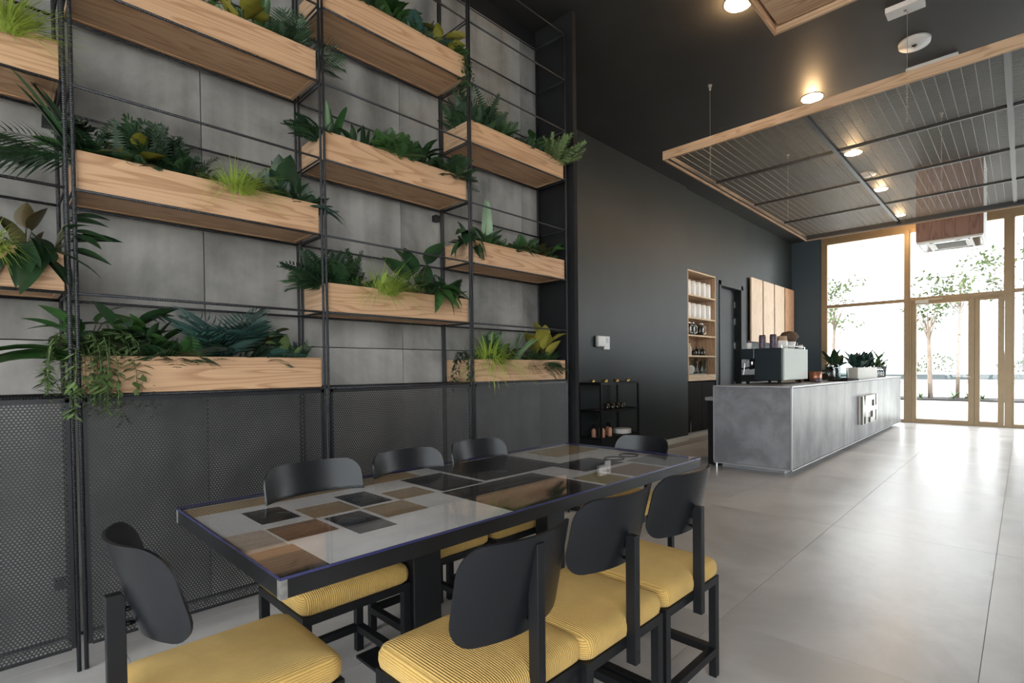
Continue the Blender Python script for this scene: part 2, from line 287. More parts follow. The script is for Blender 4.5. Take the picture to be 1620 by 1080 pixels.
struct(box('baseboard_bar', 'greybox', (-4.356, -4.342, 3.47, 8.032, 0, .09), bevel=.002))
struct(box('wall_end', 'bluewall', (-4.62, -3.70, YE, YE+.2, 0, CZ)))
struct(box('trim_1', 'bronze', (-3.70, 4.9, YE-.02, YE+.12, 4.24, CZ)))
# flush door in the bar wall
d = struct(link('door_1', None, None, (XW, 9.91, 0)))
obj('leaf', MB().box(-.16, -.12, -.47, .44, .01, 2.84), 'blackwall', d, bevel=.003)
obj('door_frame', MB().box(-.2, .015, -.55, -.47, 0, 2.93).box(-.2, .015, .46, .55, 0, 2.93).box(-.2, .015, -.55, .55, 2.84, 2.93), 'blackwall', d, bevel=.003)
for z in (.9, 1.7, 2.2, 2.55): box('hinge', 'chrome', (-.12, -.105, .435, .458, z-.06, z+.06), d)
box('handle', 'chrome', (-.12, -.07, -.42, -.29, 1.03, 1.05), d)
# end glazing
def window(n, x0, x1, z0, z1, bars=(), jl=.07, jr=.07, hb=.07, ht=.08, y=YE+.03, dep=.09):
    w_ = struct(link(n, None, None, ((x0+x1)/2, y, 0))); cx = (x0+x1)/2; a, b = x0-cx, x1-cx
    box('jamb', 'bronze', (a, a+jl, -dep/2, dep/2, z0, z1), w_, bevel=.004); box('jamb', 'bronze', (b-jr, b, -dep/2, dep/2, z0, z1), w_, bevel=.004)
    box('head', 'bronze', (a+jl, b-jr, -dep/2, dep/2, z1-ht, z1), w_, bevel=.004); box('sill', 'bronze', (a+jl, b-jr, -dep/2, dep/2, z0, z0+hb), w_, bevel=.004)
    zs = [z0+hb]
    for c, t in bars: box('transom', 'bronze', (a+jl, b-jr, -dep/2, dep/2, c-t/2, c+t/2), w_, bevel=.004); zs += [c-t/2, c+t/2]
    zs.append(z1-ht)
    for k in range(0, len(zs), 2): box('pane', 'glass', (a+jl, b-jr, -.004, .004, zs[k], zs[k+1]), w_)
    return w_
window('window_1', -3.70, -1.90, 0, 4.25, ((2.69, .075),), jl=.13, jr=.10)
window('window_2', -1.90, -.17, 2.66, 4.25, (), jl=.02, jr=.14, hb=.08)
window('window_3', -.17, 2.3, 0, 4.25, ((2.72, .075),), jl=.03, jr=.1)
window('window_4', 2.3, 4.7, 0, 4.25, ((2.72, .075),), jl=.05, jr=.1)
d2 = struct(link('door_2', None, None, (-1.05, YE+.03, 0)))
def rect_frame(x0, x1, z0, z1, l, r, bt, tp, y0, y1): return MB().box(x0, x0+l, y0, y1, z0, z1).box(x1-r, x1, y0, y1, z0, z1).box(x0+l, x1-r, y0, y1, z0, z0+bt).box(x0+l, x1-r, y0, y1, z1-tp, z1)
X0 = 1.05
obj('door_frame', rect_frame(-1.9+X0, -.17+X0, 0, 2.66, .045, .12, .03, .03, -.045, .045), 'bronze', d2, bevel=.003)
lf = obj('door_leaf', rect_frame(-1.853+X0, -.765+X0, .012, 2.628, .085, .105, .085, .05, -.04, .05), 'bronze', d2, bevel=.004)
box('pane', 'glass', (-1.768+X0, -.87+X0, -.004, .004, .097, 2.578), lf)
obj('handle', MB().tube([(-.82+X0, -.04, 1.02), (-.82+X0, -.10, 1.02), (-.95+X0, -.10, 1.02)], .012), 'chrome', lf)
sl_ = obj('side_leaf', rect_frame(-.762+X0, -.295+X0, .012, 2.628, .085, .10, .085, .05, -.04, .05), 'bronze', d2, bevel=.004)
box('pane', 'glass', (-.677+X0, -.395+X0, -.004, .004, .097, 2.578), sl_)
obj('door_closer', MB().box(-1.78+X0, -1.55+X0, -.10, -.03, 2.60, 2.67).box(-1.6+X0, -1.3+X0, -.07, -.06, 2.665, 2.68), 'greybox', d2, bevel=.008)
# right side glazing and back glazing (out of frame, they light the room)
struct(obj('wall_right', MB().box(4.7, 4.9, -3.7, 13.7, 0, .12).box(4.7, 4.9, -.1, 10.1, .12, 4.2), 'white_wall'))
struct(box('trim_2', 'white_wall', (4.7, 4.9, -3.7, 13.7, 4.2, CZ)))
def rot_window(n, y0, y1):
    w_ = window(n, y0, y1, .12, 4.2, ((2.7, .08),), y=0); w_.location = (4.76, (y0+y1)/2, 0); w_.rotation_euler = (0, 0, PI/2)
rot_window('window_5', -3.5, -.1); rot_window('window_6', 10.1, 13.5)
struct(obj('wall_back', MB().box(-4.6, -3.0, -3.75, -3.55, 0, CZ).box(-3.0, 4.9, -3.75, -3.55, 4.2, CZ), 'white_wall'))
for k in range(3): window('window_%d' % (7+k), -3.0+2.58*k, -3.0+2.58*k+2.58, 0, 4.2, ((2.7, .08),), y=-3.65)

# ================================================================== PLANT RACKS
LEV = [1.157, 1.588, 2.022, 2.452, 2.88, 3.304, 3.735, 4.13]
XF, XB = -2.982, -3.325
BAYS = [(-.765, .245), (.268, 1.283), (1.303, 2.318), (2.338, 3.36)]
RK = ['black rebar plant rack at the left edge of the picture', 'black rebar plant rack behind the near half of the table', 'black rebar plant rack in the centre of the concrete wall', 'black rebar plant rack at the far end against the black return wall']
post_me = MB().tube([(0, 0, 0), (0, 0, 4.13)], .0075, 8).mesh('post', 'rebar', True)
cross_me = MB().tube([(XB-XF, 0, 0), (0, 0, 0)], .005, 8).mesh('cross_rod', 'rebar_x', True)
for (y0, y1), lab in zip(BAYS, RK):
    t = thing('plant_rack', lab, 'rack', (XF, (y0+y1)/2, 0), group='rebar plant racks along the concrete wall')
    h = (y1-y0)/2
    for x in (0, XB-XF):
        for y in (-h, h): link('post', post_me, t, (x, y, 0))
    for z in LEV:
        rod = MB().tube([(0, -h, 0), (0, h, 0)], .0065 if z < 4 else .005, 8).mesh('rod', 'rebar_y', True)
        for x in (0, XB-XF): link('rod', rod, t, (x, 0, z))
        for y in (-h, h): link('cross_rod', cross_me, t, (0, y, z))
    mp_ = obj('perforated_panel', MB().poly([(.004, -h+.02, .105), (.004, h-.02, .105), (.004, h-.02, 1.15), (.004, -h+.02, 1.15)]), 'perf', t)
    obj('panel_frame', MB().box(-.006, .006, -h+.008, -h+.022, .105, 1.157).box(-.006, .006, h-.022, h-.008, .105, 1.157).box(-.006, .006, -h, h, 1.132, 1.15).box(-.004, .006, -h+.02, h-.02, .10, .11), 'steel', mp_)
    for z in (2.40, .28): # wall brackets
        br = obj('wall_bracket', MB().box(XB-XF-.05, XB-XF+.0, h-.045, h-.005, z-.022, z+.022), 'steel', t); obj('screw', MB().lathe([(.005, 0), (.005, .004)], (XB-XF-.02, h-.03, z+.022), 8), 'bolt', br)

# ================================================================== PLANTERS
PH = .164
PL = {}
def planter(key, bay, z, label):
    y0, y1 = BAYS[bay]; y0 += .012; y1 -= .012; h = (y1-y0)/2; D = XF-.012-(XB+.004)
    t = thing('planter_box', label, 'planter', (XF-.012, (y0+y1)/2, z+.008), group='wooden planter boxes on the racks')
    T = .02
    box('front_board', 'wood_y', (-T, 0, -h, h, 0, PH), t, bevel=.0015); box('back_board', 'wood_y', (-D, -D+T, -h, h, 0, PH), t, bevel=.0015)
    me = MB().box(-D+T, -T, -h, -h+T, 0, PH).mesh('end_board', 'wood_x'); link('end_board', me, t); link('end_board', me, t, (0, 2*h-T, 0))
    box('bottom_board', 'wood_y', (-D+T, -T, -h+T, h-T, .004, .022), t)
    rows = []
    for i in range(7):
        rows.append([(-D+T+(D-2*T)*i/6, -h+T+(2*h-2*T)*j/24, PH-.035+random.uniform(-.008, .012)) for j in range(25)])
    obj('soil', MB().grid(rows), 'soil', t)
    PL[key] = (z+.008+PH-.04, y0, y1)
for key, bay, lv, lab in (
    ('D1', 0, 3, 'light wood planter box high up in the rack at the left edge'), ('D2', 0, 1, 'light wood planter box low in the rack at the left edge'),
    ('A1', 1, 4, 'light wood planter box cut by the top edge, near rack, highest'), ('A2', 1, 2, 'light wood planter box with lime grass tuft, middle one of the near rack'), ('A3', 1, 0, 'light wood planter box with trailing vine over its left corner, lowest of near rack'),
    ('B1', 2, 5, 'light wood planter box, top one of the centre rack'), ('B2', 2, 3, 'light wood planter box, middle one of the centre rack'), ('B3', 2, 1, 'light wood planter box, bottom one of the centre rack'),
    ('C1', 3, 4, 'light wood planter box, top one of the far rack by the black wall'), ('C2', 3, 2, 'light wood planter box, middle one of the far rack by the black wall'), ('C3', 3, 0, 'light wood planter box, bottom one of the far rack by the black wall')):
    planter(key, bay, LEV[lv], lab)

# ================================================================== DINING TABLE
TX0, TX1, TY0, TY1, TZ = -2.37, -1.355, .468, 2.64, .75
tcx, tcy = (TX0+TX1)/2, (TY0+TY1)/2
t = thing('dining_table', 'long glass-topped table with black steel frame and collage of material samples', 'table', (tcx, tcy, 0))
a, b = (TX1-TX0)/2, (TY1-TY0)/2
obj('frame', MB().box(-a, -a+.012, -b, b, .694, .742).box(a-.012, a, -b, b, .694, .742).box(-a+.012, a-.012, -b, -b+.012, .694, .742).box(-a+.012, a-.012, b-.012, b, .694, .742), 'steel', t, bevel=.002)
box('board', 't_conc', (-a+.012, a-.012, -b+.012, b-.012, .70, .738), t)
for sx in (-1, 1):
    cm = MB(); e = .0008
    cm.box(sx*a-(.004 if sx > 0 else e), sx*a+(e if sx > 0 else .004), -b-e, -b+.016, .694, .742); cm.box(sx*a-(.02 if sx > 0 else -.0), sx*a+(0 if sx > 0 else .02), -b-e*1.2, -b+.002, .694, .742)
    obj('corner_weld', cm, 'raw', t)
def inlay(m, x0, x1, y0, y1, h=.0012): obj('inlay', MB().box(-(x1-x0)/2, (x1-x0)/2, -(y1-y0)/2, (y1-y0)/2, 0, h), m, t, loc=((x0+x1)/2-tcx, (y0+y1)/2-tcy, .738))
for q in (('t_tan', -2.345, -2.21, .485, 1.40), ('t_dark', -2.13, -1.92, .61, .735), ('t_diag', -2.03, -1.86, .755, .92), ('t_dark', -2.11, -1.88, .935, 1.065), ('t_diag', -2.02, -1.86, 1.09, 1.25), ('t_diag', -1.85, -1.67, .925, 1.09), ('t_dark', -1.83, -1.57, .775, .905), ('t_wood', -1.85, -1.67, .60, .755), ('t_pale', -1.86, -1.64, .482, .59), ('t_wood', -1.635, -1.56, .482, .60), ('t_dark', -1.56, -1.37, .482, .60), ('t_dark', -2.19, -1.85, 1.28, 1.50), ('t_dark', -2.335, -1.87, 1.53, 2.06), ('t_dark', -1.83, -1.37, 1.26, 1.79), ('t_tan', -2.30, -2.04, 2.20, 2.60), ('t_dark', -1.89, -1.64, 1.98, 2.31), ('t_brown', -1.59, -1.38, 2.04, 2.32), ('t_olive', -1.59, -1.38, 1.82, 2.0), ('t_grey', -1.66, -1.37, 2.35, 2.62)): inlay(*q)
for x, y in ((-1.747, 2.36), (-1.745, 2.50)):
    pr = []; 
    for i in range(33):
        an = 2*PI*i/32; pr.append(((x-tcx)+.055*math.cos(an), (y-tcy)+.055*math.sin(an), .7405))
    obj('ring_inlay', MB().tube(pr, .005, 6, False), 't_dark', t)
for x, y in ((-2.0, .68), (-1.72, .82), (-1.98, 1.0), (-1.98, 1.7)):
    obj('disc_inlay', MB().lathe([(.045, 0), (.045, .003), (.040, .003), (.040, .001)], (x-tcx, y-tcy, .7392), 24), 'navy', t)
box('glass_sheet', 'tglass', (-a, a, -b, b, .7425, .75), t)
obj('glass_edge', MB().box(a-.001, a+.0015, -b, b, .7425, .7495).box(-a-.0015, -a+.001, -b, b, .7425, .7495).box(-a, a, -b-.0015, -b+.001, .7425, .7495).box(-a, a, b-.001, b+.0015, .7425, .7495), 'edge', t)
for y in (1.18-tcy, 1.95-tcy):
    pd = box('pedestal', 'steel', (-.045, .045, y-.064, y+.064, .014, .66), t, bevel=.004)
    box('base_plate', 'steel', (-.32, .32, y-.13, y+.13, 0, .014), pd, bevel=.003); box('bearer', 'steel', (-.40, .40, y-.05, y+.05, .66, .70), pd)

# ================================================================== CHAIRS
def rounded_rect(w, h, r, n=7):
    out = []
    for cx, cy, a0 in ((w-r, h-r, 0), (-w+r, h-r, PI/2), (-w+r, -h+r, PI), (w-r, -h+r, 1.5*PI)):
        for i in range(n+1): an = a0+PI/2*i/n; out.append((cx+r*math.cos(an), cy+r*math.sin(an)))
    # subdivide the straight runs
    res = []
    for i, p in enumerate(out):
        q = out[(i+1) % len(out)]; res.append(p); dd = math.hypot(q[0]-p[0], q[1]-p[1]); k = int(dd/.035)
        for j in range(1, k+1): res.append((p[0]+(q[0]-p[0])*j/(k+1), p[1]+(q[1]-p[1])*j/(k+1)))
    return res
def shell_mesh():
    m = MB(); out = rounded_rect(.214, .118, .068); n = len(out); rings = [.0, .2, .4, .6, .8, .93, 1]
    def bend(x, z):
        R = .29; an = x/R; px = R*math.sin(an); py = R*(1-math.cos(an)); return (px, py - z*.26, z)
    m.v.append(bend(0, 0))
    for s_ in rings[1:]:
        m.v += [bend(x*s_, z*s_) for x, z in out]
    m.f += [(0, 1+j, 1+(j+1) % n) for j in range(n)]
    for k in range(len(rings)-2):
        A, B = 1+k*n, 1+(k+1)*n; m.f += [(A+j, B+j, B+(j+1) % n, A+(j+1) % n) for j in range(n)]
    return m
def cushion_mesh(w=.209, d=.217, h=.078):
    m = MB(); out = rounded_rect(w, d, .035, 5); n = len(out); prof = [(0.0, .93), (.012, .985), (.03, 1.0), (h*.62, .995), (h*.82, .965), (h*.94, .90), (h*1.02, .78), (h*1.09, .5), (h*1.12, .22)]
    for z, s_ in prof: m.v += [(x*s_, y*s_, z) for x, y in out]
    for k in range(len(prof)-1):
        A, B = k*n, (k+1)*n; m.f += [(A+j, A+(j+1) % n, B+(j+1) % n, B+j) for j in range(n)]
    m.v.append((0, 0, h*1.13)); c = len(m.v)-1; A = (len(prof)-1)*n
    m.f += [(A+j, A+(j+1) % n, c) for j in range(n)]; m.f.append(tuple(range(n))[::-1]); return m
chair_meshes = {}
def make_chair(label, loc, rz, post_top=.735, shell_z=.752, shell_s=1):
    t = thing('dining_chair', label, 'chair', loc, rz, 'yellow corduroy chairs around the table')
    if not chair_meshes:
        cm = chair_meshes; q = .03; W, Dp = .205, .213
        for i, (sx, sy) in enumerate(((-1, -1), (1, -1), (-1, 1), (1, 1))):
            x0 = -W if sx < 0 else W-q; y0 = -Dp if sy < 0 else Dp-q; cm['leg%d' % i] = MB().box(x0, x0+q, y0, y0+q, 0, .38).mesh('leg', 'chairsteel')
        cm['seat_frame'] = MB().box(-W, W, -Dp, -Dp+q, .38, .41).box(-W, W, Dp-q, Dp, .38, .41).box(-W, -W+q, -Dp+q, Dp-q, .38, .41).box(W-q, W, -Dp+q, Dp-q, .38, .41).mesh('seat_frame', 'chairsteel')
        for i, e in enumerate(((-W+q, W-q, -Dp, -Dp+q, .09, .12), (-W, -W+q, -Dp+q, Dp-q, .09, .12), (W-q, W, -Dp+q, Dp-q, .09, .12))): cm['str%d' % i] = MB().box(*e).mesh('stretcher', 'chairsteel')
        cm['cushion'] = cushion_mesh().mesh('cushion', 'cord', True); cm['shell'] = shell_mesh().mesh('backrest', 'shell', True)
        cm['bolt'] = MB().lathe([(.0065, 0), (.0065, .012), (.0045, .012), (.0045, .019)], n=10).mesh('bolt', 'chairsteel', True)
    cm = chair_meshes
    for i in range(4): link('leg', cm['leg%d' % i], t)
    link('seat_frame', cm['seat_frame'], t)
    for i in range(3): link('stretcher', cm['str%d' % i], t)
    c = link('cushion', cm['cushion'], t, (0, 0, .408))
    s = link('backrest', cm['shell'], t, (0, -.216, shell_z)); s.scale = (1, 1, shell_s); so = s.modifiers.new('solid', 'SOLIDIFY'); so.thickness = .007; so.offset = 0; es = s.modifiers.new('crisp_edge', 'EDGE_SPLIT'); es.split_angle = .8
    p = obj('back_post', MB().prism([(-.249, .335), (-.213, .335), (-.213, post_top-.012), (-.219, post_top), (-.249, post_top)], -.013, .013, 0), 'chairsteel', t, bevel=.0015)
    for z in (shell_z-.095, shell_z-.06):
        bo = link('bolt', cm['bolt'], p, (.0, -.214, z)); bo.rotation_euler = (-PI/2, 0, 0)
    return t
make_chair('yellow cushioned chair at the near end of the table, seen from behind', (-1.597, .425, 0), 0)
make_chair('nearest yellow chair on the camera side of the table, tall back post', (-1.165, .925, 0), PI/2, .81, .70, 1.13)
make_chair('middle yellow chair on the camera side of the table', (-1.14, 1.32, 0), PI/2)
make_chair('farthest yellow chair on the camera side, free leg on the open floor', (-1.14, 1.752, 0), PI/2)
make_chair('nearest chair on the rack side of the table, pale light on its back', (-2.045, .905, 0), -PI/2)
make_chair('middle chair on the rack side of the table', (-2.16, 1.41, 0), -PI/2, .72, .728)
make_chair('farthest chair on the rack side of the table', (-2.16, 1.86, 0), -PI/2, .72, .73)
make_chair('chair at the far end of the table, facing the camera', (-1.815, 2.575, 0), PI, .71, .697)
# ================================================================== PLANTS
LM = {}
def arch(t, up, dn): return up*t - dn*t*t
def ovate(w=.42, up=.1, dn=.35, tip=1.0):
    rows = []
    for i in range(8):
        t = i/7; hw = w/2*(math.sin(PI*min(1, t**.75))**.8 if 0 < t < 1 else 0) + .004; z = arch(t, up, dn)
        rows.append([(t, -hw, z+.25*hw), (t, -hw*.5, z+.10*hw), (t, 0, z), (t, hw*.5, z+.10*hw), (t, hw, z+.25*hw)])
    return MB().grid(rows)
def blade(w=.12, up=.1, dn=.5, pw=.6):
    rows = []
    for i in range(11):
        t = i/10; hw = w/2*(min(1, t*5+.35))*(1-t**2.5)**pw+.002; z = arch(t, up, dn)
        rows.append([(t-.25*dn*t*t, -hw, z+.35*hw), (t-.25*dn*t*t, 0, z), (t-.25*dn*t*t, hw, z+.35*hw)])
    return MB().grid(rows)
def frond(pairs=15, ll=.30, lw=.05, fwd=.35, up=.35, dn=.6, t0=.12, droop=.25, seed=1):
    rnd = random.Random(seed); m = MB(); pt = lambda t: Vector((t-.2*dn*t*t, 0, arch(t, up, dn)))
    m.tube([pt(i/8) for i in range(9)], [.009*(1-.8*i/8) for i in range(9)], 4)
    for k in range(pairs):
        t = t0+(1-t0)*(k+.5)/pairs; p = pt(t); l = ll*math.sin(PI*(.12+.86*t))**.8*(1+rnd.uniform(-.1, .1))
        for s in (-1, 1):
            d = Vector((fwd, s*1.0, -droop)).normalized(); f = Vector((1, 0, 0)); q = p+d*l*.45+f*lw*.5; r = p+d*l*.4-f*lw*.5
            m.poly([p, r, p+d*l+Vector((0, 0, -.12*l)), q])
    m.poly([pt(.97)+Vector((0, -.015, 0)), pt(.97)+Vector((0, .015, 0)), pt(1)+Vector((.05, 0, -.02))]); return m
def sprig(seed=1, n=70):
    rnd = random.Random(seed); m = MB(); pt = lambda t: Vector((t, 0, .12*t-.18*t*t)); m.tube([pt(i/5) for i in range(6)], [.014*(1-.7*i/5) for i in range(6)], 4)
    for k in range(n):
        t = .08+.9*k/n; p = pt(t); an = k*2.4; l = (.20*(1-t)+.06)*rnd.uniform(.7, 1.2)
        d = Vector((.75, math.cos(an), math.sin(an)*.7)).normalized(); sd_ = d.cross(Vector((0, 0, 1))).normalized()*.0115
        m.poly([p-sd_, p+sd_, p+d*l*.6+sd_, p+d*l, p+d*l*.6-sd_])
    return m
def tuft(seed=1, n=230, lean=0):
    rnd = random.Random(seed); m = MB()
    for k in range(n):
        az = rnd.uniform(0, 2*PI); el = rnd.uniform(.35, 1.5); Lh = rnd.uniform(.55, 1.05); dn = rnd.uniform(.5, 1.5); wv = Vector((-math.sin(az), math.cos(az), 0))*.0115
        hx = Vector((math.cos(az)*(1 if math.cos(az) > 0 else .35), math.sin(az)*.8, 0)); b0 = hx*rnd.uniform(0, .3); rows = []
        for i in range(6):
            t = i/5; p = b0+hx*(math.cos(el)*Lh*t+.22*t*t)+Vector((lean*t*t, 0, math.sin(el)*Lh*t-dn*.55*t*t)); ww = wv*(1-.85*t); rows.append([p-ww, p+ww])
        m.grid(rows)
    return m
def strand(seed=1, n=44, leaf=.17):
    # unit: reaches out then hangs one unit long
    rnd = random.Random(seed); m = MB(); c = [Vector((0, 0, 0)), Vector((.12, 0, .10)), Vector((.26, 0, .10)), Vector((.36, .02, -.05)), Vector((.40, .03, -.3)), Vector((.42, .02, -.6)), Vector((.41, .0, -.9))]
    m.tube(c, [.008, .008, .007, .006, .005, .004, .003], 4)
    for k in range(n):
        u = .6+5.35*k/(n-1); i = min(5, int(u)); p = c[i].lerp(c[i+1], u-i); an = rnd.uniform(0, 2*PI)
        d = Vector((math.cos(an)*.8, math.sin(an), rnd.uniform(-.9, .3))).normalized(); s = d.cross(Vector((0, 0, 1))).normalized(); l = leaf*rnd.uniform(.7, 1.2)
        m.poly([p, p+d*l*.45-s*l*.17, p+d*l, p+d*l*.45+s*l*.17])
    return m
MAKERS = dict(ovate=lambda: ovate(), oval=lambda: ovate(.62, .05, .2), ovate_droop=lambda: ovate(.5, .1, .8), blade=lambda: blade(), blade_up=lambda: blade(.17, .05, .12, .5), blade_wide=lambda: blade(.26, .1, .35, .5), blade_long=lambda: blade(.19, .25, .75),
    fern0=lambda: frond(15, .30, .055), fern1=lambda: frond(17, .26, .05, .3, .25, .45, seed=4), palm0=lambda: frond(11, .56, .042, .75, .3, .5, .18, .35, 2), palm1=lambda: frond(10, .6, .042, .9, .2, .7, .15, .45, 3),
    bracken=lambda: frond(9, .42, .10, .55, .2, .2, .2, .0, 5), sprig0=lambda: sprig(1), sprig1=lambda: sprig(2, 80), tuft0=lambda: tuft(1, 620), tuft1=lambda: tuft(2, 620, .15), tuft2=lambda: tuft(3, 560, .25), strand0=lambda: strand(1), strand1=lambda: strand(2, 50), strand2=lambda: strand(3, 40, .2))
def lmesh(kind, mat):
    if (kind, mat) not in LM: LM[kind, mat] = MAKERS[kind]().mesh(kind, mat, True)
    return LM[kind, mat]
def leaf(root, name, kind, mat, az, el, Ls, rollv=0, base=(0, 0, 0)):
    o = link(name, lmesh(kind, mat), root, base)
    o.rotation_euler = (Matrix.Rotation(math.radians(az), 3, 'Z') @ Matrix.Rotation(-math.radians(el), 3, 'Y') @ Matrix.Rotation(math.radians(rollv), 3, 'X')).to_euler()
    o.scale = (Ls, Ls, Ls); return o
def plant(pk, y, kind, S, mat, label, n=None, az=None, el=None, dx=0, seed=None):
    z, y0, y1 = PL[pk]; rnd = random.Random(seed if seed is not None else hash((pk, round(y*100), 17)) % 9999 if False else int(y*1000)+ord(pk[0])*7+int(pk[1])*131)
    ROWN = dict(fern='potted_fern', bracken='bracken_plant', palm='palm_plant', grass='grass_tuft', broad='broad_leaf_plant', strap='strap_leaf_plant', conifer='feathery_shrub', vine='trailing_vine', rubber='rubber_plant', droop='drooping_plant')
    t = thing(ROWN[kind], label, 'plant', (-3.15+dx, y, z), 0, 'plants in the wooden planters')
    def azr(lo=-110, hi=110): return rnd.uniform(*(az if az else (lo, hi)))
    def elr(lo, hi): return rnd.uniform(*(el if el else (lo, hi)))
    if kind in ('fern', 'palm', 'bracken'):
        ks = dict(fern=('fern0', 'fern1'), palm=('palm0', 'palm1'), bracken=('bracken', 'fern1'))[kind]
        N = int((n or 10)*1.6)
        for i in range(N): leaf(t, 'frond', ks[i % 2], mat, azr(-120, 120) if not az else azr(), elr(25, 75), S*rnd.uniform(.75, 1.1), rnd.uniform(-25, 25), (rnd.uniform(-.03, .03), rnd.uniform(-.03, .03), 0))
    elif kind == 'grass':
        o = stuff(leaf(t, 'grass_blades', ('tuft0', 'tuft1', 'tuft2')[int(y*100) % 3], mat, rnd.uniform(-20, 20), 0, S)); obj('root_ball', MB().lathe([(.02, -.02), (.035, 0), (.02, .02)], n=10), 'stem', t)
    elif kind in ('broad', 'rubber', 'droop'):
        N = int((n or 9)*1.45); lk = dict(broad='ovate', rubber='oval', droop='ovate_droop')[kind]
        st = MB()
        for i in range(N):
            a_ = azr(-140, 140); h_ = S*rnd.uniform(.15, .9)*(1 if kind != 'droop' else .5); b = Vector((math.cos(math.radians(a_))*.12*S, math.sin(math.radians(a_))*.25*S, h_))
            st.tube([(0, 0, -.01), (b.x*.4, b.y*.4, h_*.6), tuple(b)], .0025, 4)
            leaf(t, 'leaf', lk, mat, a_, elr(-5, 55) if kind != 'droop' else elr(-35, 20), S*rnd.uniform(.5, .8), rnd.uniform(-30, 30), tuple(b))
        obj('stem', st, 'stem', t)
    elif kind == 'strap':
        for i in range(n or 6): leaf(t, 'leaf', 'blade_long' if (el and el[0] < 30) else 'blade_up', mat, azr(-120, 120), elr(60, 86), S*rnd.uniform(.75, 1.05), rnd.uniform(-40, 40), (rnd.uniform(-.02, .02), rnd.uniform(-.02, .02), 0))
    elif kind == 'conifer':
        for i in range(int((n or 8)*1.5)): leaf(t, 'sprig', ('sprig0', 'sprig1')[i % 2], mat, azr(-150, 150), elr(35, 88), S*rnd.uniform(.65, 1.05), rnd.uniform(0, 360))
    elif kind == 'vine':
        for i in range(n or 12):
            o = leaf(t, 'strand', 'strand%d' % (i % 3), mat, azr(-70, 70), 0, S*rnd.uniform(.55, 1.05), 0, (rnd.uniform(.0, .04), rnd.uniform(-.08, .08), rnd.uniform(0, .12)*S/.3))
    return t
P = plant
lo = 'bottom planter of the near rack'; mi = 'middle planter of the near rack'; hi = 'top planter of the near rack'
# --- bottom planter, near rack
P('A3', .33, 'vine', .31, 'g_vine', 'pale green trailing vine over the left corner of the '+lo, n=52, az=(-125, 75), dx=.06)
P('A3', .31, 'broad', .22, 'g_mid', 'leafy bush with broad leaves behind the trailing vine, '+lo, n=12)
P('A3', .30, 'strap', .52, 'g_mid', 'long glossy strap leaves arching left from the '+lo, n=3, az=(-105, -70), el=(15, 28), dx=.10)
P('A3', .43, 'broad', .23, 'g_dark', 'dark broad-leaf plant right of the trailing vine, '+lo, n=10)
P('A3', .525, 'rubber', .20, 'g_mid', 'round-leaved stem standing tall beside dark foliage, '+lo, n=9, el=(10, 70))
P('A3', .63, 'palm', .22, 'g_dark', 'low dark palm left of the large fan palm, '+lo, n=7, el=(15, 40), dx=.05)
P('A3', .70, 'fern', .20, 'g_mid', 'small green fern beside the large fan palm, '+lo, n=9, dx=.07)
P('A3', .84, 'palm', .34, 'g_blue', 'large blue-green fan palm in the '+lo, n=12, el=(35, 82), dx=.03)
P('A3', 1.02, 'rubber', .18, 'g_red', 'bronze-leaved rubber plant in the '+lo, n=7)
P('A3', .97, 'palm', .22, 'g_blue', 'drooping palm sprays hanging over the front of the '+lo, n=3, az=(20, 75), el=(22, 40), dx=.06)
P('A3', 1.13, 'broad', .20, 'g_vine', 'pale variegated broad-leaf plant in the '+lo, n=10, dx=.04)
P('A3', 1.22, 'conifer', .15, 'g_blue', 'small blue-green needle plant at the right end of the '+lo, n=8)
P('A3', .77, 'conifer', .16, 'g_dark', 'dark filler foliage under the fan palm, '+lo, n=9)
P('A3', .56, 'fern', .16, 'g_dark', 'dark low fern under the round-leaved stem, '+lo, n=8, dx=.07)
# --- middle planter, near rack
P('A2', .30, 'strap', .42, 'g_dark', 'dark strap leaves rising left across the post, '+mi, n=4, az=(-100, -60), el=(50, 66), dx=.08)
P('A2', .29, 'palm', .30, 'g_dark', 'dark drooping palm reaching left past the post, '+mi, n=5, az=(-105, -75), el=(0, 25), dx=.08)
P('A2', .38, 'fern', .26, 'g_dark', 'dark fern at the left end of the '+mi, n=12)
P('A2', .32, 'broad', .20, 'g_mid', 'bright green leaves beside the post in the '+mi, n=5)
P('A2', .50, 'rubber', .18, 'g_yel', 'yellow-green round leaves among dark ferns, '+mi, n=7, dx=.06)
P('A2', .55, 'bracken', .30, 'g_dark', 'spiky bracken standing against the concrete, '+mi, n=8, el=(50, 85))
P('A2', .64, 'conifer', .28, 'g_dark', 'dark feathery shrub in the centre of the '+mi, n=14)
P('A2', .75, 'broad', .14, 'g_dark', 'small dark leaves left of the lime grass, '+mi, n=8, dx=.05)
P('A2', .88, 'grass', 0.26, 'g_lime', 'lime-green grass tuft in the '+mi, dx=.10)
P('A2', 1.03, 'fern', .20, 'g_blue', 'blue-green upright fern right of the lime grass, '+mi, n=9, el=(55, 85), dx=.05)
P('A2', 1.17, 'rubber', .24, 'g_dark', 'large paddle leaf plant near the right end of the '+mi, n=4, el=(60, 85))
P('A2', 1.12, 'fern', .17, 'g_dark', 'low dark fern spilling in front of the paddle leaf, '+mi, n=10, dx=.08)
P('A2', 1.23, 'strap', .26, 'g_blue', 'pale blade leaves pointing right off the end of the '+mi, n=3, az=(40, 80), el=(0, 20), dx=.12)
P('A2', 1.24, 'fern', .16, 'g_dark', 'dark fern at the right end of the '+mi, n=8, dx=.05)
